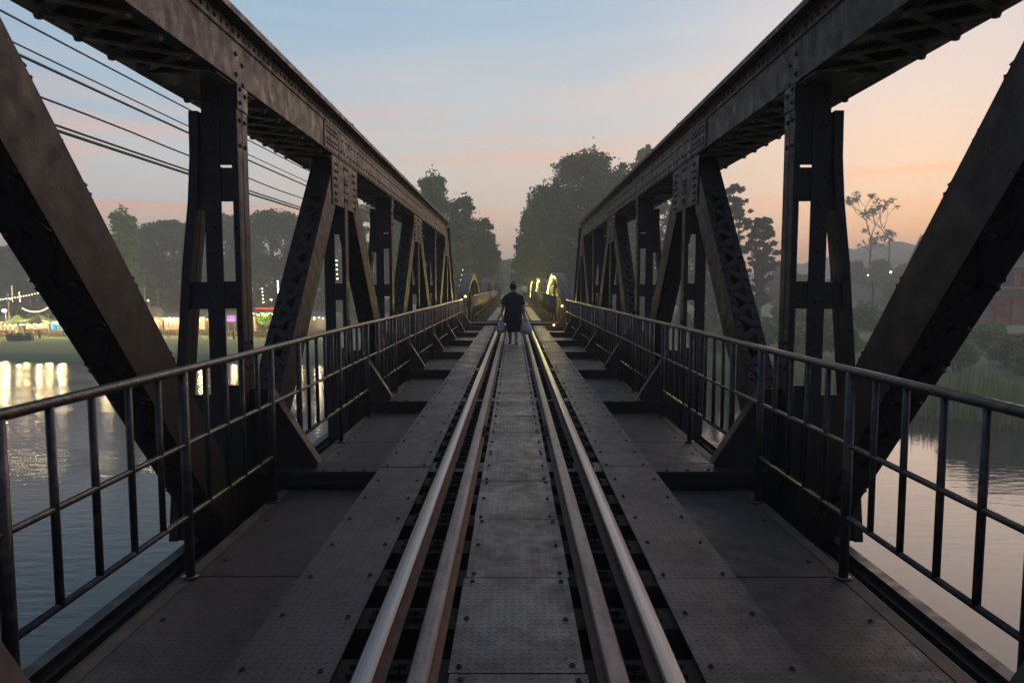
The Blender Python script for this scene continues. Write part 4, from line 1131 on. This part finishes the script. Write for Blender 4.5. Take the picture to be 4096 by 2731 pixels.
def tent(cx, wpx, eave, peak, label):
    c = px2(cx, 776); e = px2(cx, eave); p = px2(cx, peak); hw = wpx/2/F*MY; zb = mz(c.x, MY)
    root = thing("market_tent", label, "tent", (c.x, MY, zb), "green market tents"); ze = e.z - zb; zp = p.z - zb
    m = MB(); n = 8; rim = [(-hw,-hw*.9),(0,-hw*.9),(hw,-hw*.9),(hw,0),(hw,hw*.9),(0,hw*.9),(-hw,hw*.9),(-hw,0)]
    r1 = [Vector((x,y,ze)) for x,y in rim]; r2 = [Vector((x*.45,y*.45,ze+(zp-ze)*.42)) for x,y in rim]; r3 = [Vector((x*.03,y*.03,zp)) for x,y in rim]
    r0 = [Vector((x,y,ze-.22)) for x,y in rim]
    m.loft([r0,r1,r2,r3], caps=False); m.f.append(tuple(range(24,32))); m.build("canopy", M['tent'], root)
    for x, y in ((-1,-1),(1,-1),(1,1),(-1,1)):
        m = MB(); m.tube([(x*hw*.97, y*hw*.87, 0), (x*hw*.97, y*hw*.87, ze)], .04, 6); m.build("leg", M['frame'], root)
    for i in range(7):
        bulb(None, root, (-hw*.85+i*hw*.28, -hw*.7 + (i%2)*.5, ze-.30), .085, 'white_bulb')
    return c, zb, ze
for cx, wp, ev, pk, lab in ((43,44,741,722,"left green market tent, lower and partly hidden"), (90,58,739,720,"right green market tent with the taller peak")):
    c, zb, ze = tent(cx, wp, ev, pk, lab)
    point((c.x, MY-.3, zb+ze-.5), 420, (1, .80, .42), .3)
def table(px, wpx, Y, label, m1, k=3, seed=0):
    c = W(px, 776, Y); zb = mz(c.x, Y); hw = wpx/2/F*Y; rg = random.Random(seed)
    root = thing("stall_table", label, "table", (c.x, Y, zb), "stall tables heaped with goods")
    m = MB(); m.box(-hw, hw, -.4, .4, .72, .77); m.build("tabletop", M['wood'], root)
    for x in (-1,1):
        for y in (-1,1):
            m = MB(); m.box(x*hw*.92-.03, x*hw*.92+.03, y*.34-.03, y*.34+.03, 0, .72); m.build("leg", M['frame'], root)
    return root, (c.x, Y, zb), hw
gi = 0
for px, wp, Y, lab in ((12,26,110.5,"stall table at the photo's left edge"),(46,22,110.8,"stall table under the left green tent"),(70,20,110.3,"stall table between the two green tents"),(98,24,110.8,"stall table under the right green tent"),(350,20,110.5,"stall table left of the pink lit stall"),(395,18,110,"stall table before the pink lit stall"),(470,24,110,"stall table right of the raking stay"),(532,20,109.5,"stall table under the purple screen"),(612,30,108.5,"stall table before the red sign stall")):
    root, (x, Y, zb), hw = table(px, wp, Y, lab, 'goods1', seed=gi); gi += 1
    rg_ = random.Random(gi)
    for j in range(4):
        m = MB(); r = hw*.2
        m.loft([[Vector((math.cos(2*PI*q/8)*r*f*rg_.uniform(.85,1.1), math.sin(2*PI*q/8)*r*f, z)) for q in range(8)] for z, f in ((0,.8),(.12,1),(.25,.75),(.36,.25))])
        o = m.build("produce_basket", M['goods1' if (j+gi)%2 else 'goods2']); o.location = (x-hw*.7+j*hw*.47, Y-.05, zb+.772)
        pos = ("leftmost","second from left","third from left","rightmost")[j]
        tag(o, f"{pos} goods heap on {lab.split(' table ')[0]} table {lab.split(' table ')[1]}", "basket", "heaps of goods on the stall tables")
def stall(x0, x1, yeave, ytop, Y, label, wall, roofm, nb, bm, back_e=0.0, energy=345, lc=(1,.8,.45), gable=False):
    a = W(x0, 776, Y); b = W(x1, 776, Y); zb = mz((a.x+b.x)/2, Y); hw = (b.x-a.x)/2
    ze = W(x0, yeave, Y).z - zb; zt = W(x0, ytop, Y).z - zb; dp = min(2.2, hw*1.3)
    root = thing("market_stall", label, "stall", ((a.x+b.x)/2, Y, zb), "lit market stalls on the far bank")
    m = MB(); m.box(-hw*.97, hw*.97, dp-.06, dp, 0, ze); m.build("back_wall", M[wall], root)
    for s in (-1, 1):
        m = MB(); m.box(s*hw*.97-.03, s*hw*.97+.03, -.05, dp-.061, 0, ze*.96); m.build("side_wall", M[wall], root)
        m = MB(); m.box(s*hw-.05, s*hw+.05, -dp*.4-.05, -dp*.4+.05, 0, ze); m.build("post", M['frame'], root)
    m = MB()
    if gable: m.prism([(-hw*1.1, -dp*.6, ze), (hw*1.1, -dp*.6, ze), (0, -dp*.6, zt)], (0, dp*1.7, 0))
    else: m.prism([(-hw*1.06, -dp*.6, ze), (-hw*1.06, dp*1.1, zt), (-hw*1.06, dp*1.1, zt+.08), (-hw*1.06, -dp*.6, ze+.08)], (hw*2.12, 0, 0))
    m.build("roof", M[roofm], root)
    m = MB(); m.box(-hw*.9, hw*.9, -.35, .25, .0, .95); m.box(-hw*.93, hw*.93, -.4, .3, .951, 1.0); m.build("counter", M['wood'], root)
    for i in range(nb): bulb(None, root, (-hw*.85 + 1.7*hw*i/max(1,nb-1), -dp*.35+.25*(i%2), ze-.22-.15*(i%3)), .08, bm)
    if energy: point(((a.x+b.x)/2, Y+.2, zb+ze-.45), energy, lc, .3)
    return root, zb, hw, ze
stall(-14, 36, 738, 728, 116, "bright white-lit stall at the photo's left edge behind a green tent", 'white', 'tin', 6, 'white_bulb', energy=620, lc=(1,.78,.42))
stall(60, 112, 742, 735, 117, "white-lit stall behind the right green tent", 'white', 'tin', 6, 'white_bulb', energy=620, lc=(1,.78,.40))
stall(118, 148, 738, 733, 113, "stall with blue awning beside the nearest left diagonal", 'blue', 'blue', 3, 'white_bulb', energy=345, lc=(1,.95,.8))
stall(150, 330, 742, 728, 118, "long stall behind the nearest left diagonal", 'wood', 'tin', 9, 'warm_bulb', energy=620)
stall(333, 374, 728, 704, 117, "timber stall with gable roof right of the nearest left diagonal", 'cream', 'tin', 3, 'warm_bulb', energy=620, gable=True)
stall(378, 410, 728, 720, 116, "pinkish stall with rows of bright bulbs before the raking stay", 'cream', 'tin', 8, 'white_bulb', energy=620, lc=(1,.7,.55))
stall(440, 476, 728, 716, 118, "beige-walled stall with one lamp seen inside the first left post", 'cream', 'tin', 1, 'warm_bulb', energy=620)
r_, zb_, hw_, ze_ = stall(516, 552, 722, 716, 116, "dark stall with a purple screen seen through the post's window", 'planter', 'tin', 1, 'warm_bulb', energy=172)
def screen_mat():
    m = bpy.data.materials.new("purple_screen"); nt, N, L, P = nodes(m)
    g = N.new("ShaderNodeTexCoord"); v = N.new("ShaderNodeTexNoise"); v.inputs["Scale"].default_value = 2.2; L.new(g.outputs["Object"], v.inputs["Vector"])
    r = N.new("ShaderNodeValToRGB"); r.color_ramp.elements[0].position = .38; r.color_ramp.elements[0].color = (.12,.04,.75,1); r.color_ramp.elements[1].position = .62; r.color_ramp.elements[1].color = (.9,.12,.15,1)
    e = r.color_ramp.elements.new(.5); e.color = (.4,.2,1,1)
    L.new(v.outputs["Fac"], r.inputs["Fac"]); L.new(r.outputs[0], P.inputs["Emission Color"]); P.inputs["Emission Strength"].default_value = 1.7; P.inputs["Base Color"].default_value = (.02,.02,.03,1)
    return m
c = W(531, 732, 114.5); root = thing("display_screen", "purple and red glowing screen in a stall seen through the post's window", "screen", c)
m = MB(); m.box(-.75, .75, 0, .06, -.55, .55); m.build("bezel", M['planter'], root)
m = MB(); m.box(-.70, .70, -.012, -.001, -.50, .50); m.build("panel", screen_mat(), root)
for s in (-.5,.5):
    m = MB(); m.box(s-.03, s+.03, 0, .05, -5.0-(-.0)+1.2, -.5501); m.build("leg", M['frame'], root)
r_, zb_, hw_, ze_ = stall(584, 640, 716, 705, 112, "bright stall with red sign band left of the second left post", 'white', 'tin', 9, 'white_bulb', energy=620, lc=(1,.84,.55))
c = W(608, 708, 109.6); root = thing("sign_band", "red lettered sign band on the roof edge of the bright stall", "sign", c)
m = MB(); m.box(-1.6, 1.6, 0, .05, -.22, .22); m.build("board", M['planter'], root)
m = MB(); rs_ = random.Random(3)
for i in range(9):
    x = -1.45 + i*.33; pts_ = [(0,-.13),(0,.13),(.16,.13),(.16,0),(0.0,0),(.18,-.13)]
    q = rs_.sample(pts_, 4)
    for (xa,za),(xb,zb2) in zip(q[:-1], q[1:]):
        m.bar((x+xa,-.02,za), (x+xb,-.02,zb2), .04, .02, up=(0,1,0))
m.build("glyphs", emit('red_neon', (1,.06,.04), 6), root)
stall(478, 514, 730, 718, 117, "warm lit stall behind the first left post's outer leg", 'wood', 'tin', 6, 'warm_bulb', energy=613, lc=(1,.72,.34))
stall(553, 582, 728, 718, 115, "warm lit stall just left of the red sign stall", 'cream', 'tin', 5, 'warm_bulb', energy=514, lc=(1,.72,.34))
stall(410, 440, 729, 720, 117, "warm lit stall behind the raking stay of the first left post", 'wood', 'tin', 5, 'warm_bulb', energy=514, lc=(1,.70,.32))
stall(641, 660, 726, 717, 117, "narrow warm stall behind the lattice diagonal of the left truss", 'cream', 'tin', 3, 'warm_bulb', energy=356, lc=(1,.75,.4))
stall(700, 760, 726, 716, 119, "long dim stall behind the second left post", 'wood', 'tin', 6, 'white_bulb', energy=356, lc=(.9,1,.85))
stall(660, 700, 722, 714, 118, "dim stall glimpsed between the lattice diagonal and second left post", 'cream', 'tin', 2, 'white_bulb', energy=259, lc=(.7,1,.9))
# string lights
def string_light(a, b, n, sag, Y, label, m_, r=.13):
    A = W(*a, Y); B = W(*b, Y); root = thing("string_light", label, "string light", A, "strings of bulbs at the market")
    pts = [(A.lerp(B, t) - Vector((0,0,sag*4*t*(1-t))) - A) for t in np.linspace(0, 1, n)]
    m = MB(); m.tube([p + Vector((0,0,r)) for p in pts], .02, 5); m.build("cable", M['wire'], root)
    b0 = None
    for p in pts:
        if b0 is None: b0 = bulb(None, root, (0,0,0), r, m_); b0.location = p
        else: dup(b0, p)
string_light((-12,689), (100,670), 18, .15, 108, "straight rising string of bulbs above the green tents", 'string_bulb', .10)
string_light((52,708), (116,702), 17, .75, 109, "sagging string of bulbs close above the right green tent", 'string_bulb', .10)
string_light((27,658), (29,692), 8, 0, 120, "vertical string of eight bulbs at far left", 'string_bulb', .07)
string_light((44,672), (46,692), 5, 0, 121, "short vertical string of bulbs right of the vertical eight", 'warm_bulb', .08)
string_light((14,686), (24,687), 2, 0, 121, "pair of bulbs left of the short vertical string", 'warm_bulb', .09)
string_light((638,646), (640,688), 9, 0, 118, "vertical string of bulbs beside the second left post's lattice", 'white_bulb')
string_light((602,663), (605,694), 5, 0, 112, "vertical string of bulbs on the small lit tree", 'white_bulb', .09)
for i, (x, y) in enumerate(((771,603),(773,612),(774,640),(776,690))):
    pass
string_light((773,598), (775,640), 5, 0, 118, "vertical string of warm bulbs behind the second left post", 'warm_bulb')
string_light((1063,620), (1048,690), 7, 0, 98, "yellow fairy lights hanging on the tree behind the left arches", 'yellow_bulb', .055)
tree(602, 688, 17, 113, 'round', "small yellow-lit tree beside the red sign stall", 'leaf_light', 700, seed=77, low=.3)
# lamp posts and poles
def lamp_post(px, py, Y, label, m_, r=.16, e=0, col=(1,.8,.5)):
    t = W(px, py, Y); zb = mz(t.x, Y); root = thing("lamp_post", label, "lamp post", (t.x, Y, zb-.1)); h = t.z - zb + .1
    m = MB(); m.tube([(0,0,0),(0,0,h)], [.07,.05], 8); m.tube([(0,0,h),(0,-.25,h+.05)], .04, 6); m.build("pole", M['frame'], root)
    m = MB(); m.ball((0,-.3,h), (r,r,r*.8), 8, 6); m.build("lamp_head", M[m_], root, True)
    if e: point((t.x, Y-.9, t.z), e, col, .2)
lamp_post(13, 713, 111, "market lamp post with a big warm lamp at far left", 'warm_bulb', .34, 500, (1,.75,.4))
lamp_post(223, 745, 112, "lamp post with a white lamp at the edge of the nearest left diagonal", 'white_bulb', .16)
lamp_post(298, 639, 125, "tall lamp post with a bright lamp right of the nearest left diagonal", 'white_bulb', .12)
lamp_post(318, 672, 122, "lamp post with a lamp on the diagonal's right edge", 'white_bulb', .12)
lamp_post(342, 690, 115, "lamp post with a warm lamp above the gable roof stall", 'warm_bulb', .14)
lamp_post(624, 688, 113, "lamp post with a greenish white lamp by the vertical bulbs", 'white_bulb', .16)
lamp_post(918, 684, 100, "lamp post with a warm lamp seen between third and fourth left posts", 'warm_bulb', .2)
lamp_post(723, 730, 110, "lamp post with a small white lamp behind the second left post", 'white_bulb', .12)
lamp_post(1992, 632, 160, "street lamp on the right bank, left of two", 'white_bulb', .16)
lamp_post(2044, 625, 158, "street lamp on the right bank, right of two and brighter", 'white_bulb', .24)
for px, tp, Y, lab in ((331, 650, 113, "bare wooden utility pole right of the nearest left diagonal"), (18, 672, 114, "utility pole above the white-lit stall at far left"), (362, 662, 128, "thin grey pole farther back beside the utility pole")):
    t = W(px, tp, Y); zb = mz(t.x, Y); root = thing("utility_pole", lab, "pole", (t.x, Y, zb-.1)); h = t.z-zb
    m = MB(); m.tube([(0,0,0),(0,0,h)], [.13,.09], 8); m.build("mast", M['frame'], root)
    m = MB(); m.box(-.5,.5,-.05,.05,h-.4,h-.3); m.build("crossarm", M['wood'], root)
for gx in (-14, 12, 40, 66, 92, 120, 150, 250, 345, 372, 400, 455, 490, 535, 566, 600, 630, 690, 730):  # fill points without fittings, added for a warm glow on the market ground
    t = W(gx, 752, 112); point((t.x, 111.0 + (gx%3), t.z+1.2+(gx%5)*.35), 430, (1, .68, .28), .4)
# dark crates, people
for x0, x1, yt, lab in ((20,30,767,"small dark planter crate, leftmost of three before the market"),(32,54,765,"wide dark planter crate in the middle of three before the market"),(57,74,765,"dark planter crate, rightmost of three before the market")):
    a = W(x0, 777, 107); b = W(x1, yt, 107); zb = mz(a.x, 107); m = MB(); hw = (b.x-a.x)/2; hh = .85
    root = thing("planter_crate", lab, "crate", ((a.x+b.x)/2, 107, zb), "dark planter crates before the market")
    m.box(-hw, hw, -.35, .35, 0, hh); m.box(-hw-.03, hw+.03, -.38, .38, hh, hh+.05); m.build("box", M['planter'], root)
    leaves("foliage", [((0,0,hh+.15),(hw*.9,.3,.2))], 120, .12, x0, M['leaf_dark'], root)
for px, Y, lab, tc in ((17,110,"person in dark red top standing at the far left market stall",(.18,.05,.04,1)),(91,109.8,"person in bright orange shirt under the right green tent",(.6,.13,.03,1)),(356,108.5,"person in dark clothes standing right of the nearest left diagonal",(.03,.03,.035,1)),(447,106,"person in red shirt on the grass beside the raking stay",(.5,.04,.03,1)),(537,108,"person in dark clothes below the purple screen",(.04,.045,.06,1)),(560,107,"person in pale shirt hidden behind the first left post",(.4,.42,.45,1)),(625,107.5,"person in pale shirt at the red sign stall",(.45,.42,.4,1))):
    if px == 560: continue
    c = W(px, 776, Y); person((c.x, Y, mz(c.x, Y)), lab, rotz=random.uniform(0,6), k=1.08, top=tc, bot=(.05,.05,.06,1), skirt=False, fingers=False, bun=False, group="people at the market")

# ================================================================== BUILDINGS on the right bank
M['plaster'] = mat('white_plaster', (.62,.62,.66,1), .8, scale=1)
M['tile'] = mat('brown_roof_tiles', (.22,.15,.10,1), .8, scale=2, stretch=(4,1,1), bump=.4, bscale=8)
M['redwall'] = mat('red_painted_wall', (.60,.17,.10,1), .7, scale=1.6, col2=(.62,.34,.2,1))
M['glass'] = mat('dark_window_glass', (.05,.06,.07,1), .15)
def house(x0, x1, yb, ye, yr, Y, label, wm='plaster'):
    a = W(x0, yb, Y); b = W(x1, yb, Y); ze = W(x0, ye, Y).z; zr = W(x0, yr, Y).z; hw = (b.x-a.x)/2; zb = a.z
    root = thing("house", label, "house", ((a.x+b.x)/2, Y, zb)); H = ze-zb
    m = MB(); m.box(-hw, hw, 0, hw*1.6, -2.0, H); m.build("wall", M[wm], root)
    m = MB(); e = hw*1.12; y0, y1 = -.5, hw*1.6+.5; r0 = [Vector(p) for p in ((-e,y0,H),(e,y0,H),(e,y1,H),(-e,y1,H))]
    rd = zr-zb; r1 = [Vector(p) for p in ((-hw*.55,hw*.8-.05,rd),(hw*.55,hw*.8-.05,rd),(hw*.55,hw*.8+.05,rd),(-hw*.55,hw*.8+.05,rd))]
    m.loft([[p-Vector((0,0,.12)) for p in r0], r0, r1]); m.build("roof", M['tile'], root)
    for x in (-.62, -.05, .55):
        m = MB(); m.box(hw*x-.75, hw*x+.75, -.04, -.001, H*.25, H*.72); f = m.build("window", M['glass'], root)
        m = MB(); m.box(hw*x-.85, hw*x+.85, -.10, -.0405, H*.20, H*.25); m.build("sill", M['plaster'], f)
house(1964, 2034, 708, 682, 650, 150, "white walled house with brown hipped roof on the right bank")
house(1925, 1965, 690, 664, 650, 175, "small pale house farther back behind the raking stay")
house(2040, 2078, 688, 668, 652, 172, "pale roofed house behind the nearest right diagonal's left edge")
house(2246, 2300, 668, 630, 604, 118, "small red walled house above and behind the painted temple's left end", 'redwall')
house(2312, 2372, 650, 612, 588, 128, "reddish house with brown roof high up at the photo's right edge", 'redwall')
# palm in front of the house
p = W(2003, 706, 118); zb = mz(p.x, 118); t = W(2003, 645, 118); H = t.z-zb
root = thing("palm_tree", "short palm standing before the white walled house", "tree", (p.x, 118, zb-.1))
m = MB(); m.tube([(0,0,0),(.1,0,H*.5),(0,0,H)], [.28,.22,.18], 8); m.build("trunk", M['bark'], root, True)
m = MB(); rg_ = random.Random(4)
for i in range(16):
    a = 2*PI*i/16 + rg_.uniform(-.15,.15); L_ = rg_.uniform(1.5,2.1); up = rg_.uniform(.1,.9); prev = None
    for j in range(7):
        u = j/6; q = Vector((math.cos(a)*L_*u, math.sin(a)*L_*u, H + up*u*1.6 - 1.9*u*u)); sd_ = Vector((-math.sin(a), math.cos(a), 0))*(.28*math.sin(PI*min(1,.15+u*.85))+.02)
        if prev: m.add([prev[0]-prev[1]-Vector((0,0,.1)), prev[0], q, q-sd_-Vector((0,0,.1))], [(0,1,2,3)]); m.add([prev[0], prev[0]+prev[1]-Vector((0,0,.1)), q+sd_-Vector((0,0,.1)), q], [(0,1,2,3)])
        prev = (q, sd_)
m.build("crown", M['leaf_mid'], root)
# painted temple at the right edge
Y = 82; a = W(2238, 728, Y); zb = a.z - 1.0
root = thing("temple", "red and blue painted temple with brown tiled roofs at the right edge", "temple", (a.x, Y, zb))
px_m = Y/F; w = 250*px_m; H1 = 3.4; H2 = 6.9
m = MB(); m.box(0, w, 0, 7, 0, H1); m.box(1.0, w, .6, 7, H1, H2); m.build("wall", M['redwall'], root)
m = MB(); m.prism([(-.5,-.9,H1-.0),(-.5,.9,H1+.9),(-.5,.9,H1+1.0),(-.5,-.9,H1+.12)], (w+.5,0,0)); m.build("lower_roof", M['tile'], root)
m = MB(); m.prism([(.4,-.5,H2),(.4,3.6,H2+2.6),(.4,7.6,H2)], (w,0,0)); m.prism([(.2,-.6,H2+.05),(.2,3.6,H2+2.8),(.2,3.6,H2+3.0),(.2,-.7,H2+.2)], (.2,0,0)); m.build("roof", M['tile'], root)
m = MB(); m.prism([(3.2,1.2,H2+1.8),(3.2,3.6,H2+4.6),(3.2,6.0,H2+1.8)], (w,0,0)); m.build("upper_roof", M['tin'], root)
cols = [(.10,.28,.5,1),(.5,.12,.06,1),(.55,.28,.12,1),(.45,.10,.07,1),(.42,.38,.34,1)]
for i in range(5):
    x = .3 + i*1.9
    m = MB(); m.box(x, x+1.5, -.06, -.001, 1.0, 2.7); m.build("painted_panel", mat('mural_paint', cols[i%5], .7, scale=1.8, col2=cols[(i+2)%5], lo=.45, hi=.6), root)
for i in range(4):
    x = 1.5 + i*2.1
    m = MB(); m.box(x, x+1.3, .54, .599, H1+1.2, H2-.5); f = m.build("window", M['glass'], root)
    m = MB(); m.box(x-.1, x+1.4, .48, .5395, H1+1.05, H1+1.2); m.build("sill", M['plaster'], f)
for i in range(5):
    x = .1 + i*1.95
    m = MB(); m.tube([(x,-.55,0),(x,-.55,H1)], .13, 8); m.build("column", M['red'], root)
# pavilion with a steep gable behind the nearest right diagonal
Y = 150; a = W(2106, 600, Y); t = W(2106, 540, Y); zb = mz(a.x, Y); a.x += 2.2
root = thing("pavilion", "tall grey pavilion with steep gable behind the nearest right diagonal", "pavilion", (a.x, Y, zb)); H = t.z - zb
m = MB(); m.box(0, 9, 0, 6, 0, H*.62); m.build("wall", M['plaster'], root)
m = MB(); m.prism([(-.6,-.8,H*.6),(-.6,6.8,H*.6),(.1,3.2,H),(.1,2.8,H)], (10,0,0)); m.prism([(-.7,-.9,H*.58),(0,2.9,H*1.02),(0.1,3.1,H*1.02),(-.6,-.7,H*.58)], (.25,0,0)); m.build("roof", M['tin'], root)

# ================================================================== EVENING HAZE
m = MB(); m.box(-590, 590, -150, 690, -11, 34)
hz = m.build("haze", bpy.data.materials.new("evening_haze")); tag(hz, kind="stuff")
hm_ = hz.data.materials[0]; hm_.use_nodes = True; nt = hm_.node_tree; nt.nodes.clear()
o_ = nt.nodes.new("ShaderNodeOutputMaterial"); v_ = nt.nodes.new("ShaderNodeVolumePrincipled"); nt.links.new(v_.outputs[0], o_.inputs["Volume"])
v_.inputs["Color"].default_value = (.92,.92,.84,1); v_.inputs["Density"].default_value = .0024; v_.inputs["Anisotropy"].default_value = .2

SC.render.engine = 'CYCLES'
SC.cycles.use_denoising = True
SC.cycles.max_bounces = 6; SC.cycles.diffuse_bounces = 3; SC.cycles.glossy_bounces = 3; SC.cycles.transmission_bounces = 2; SC.cycles.volume_bounces = 1
SC.cycles.sample_clamp_indirect = 4.0; SC.cycles.caustics_reflective = False; SC.cycles.caustics_refractive = False
SC.cycles.volume_step_rate = 4.0; SC.cycles.volume_max_steps = 64
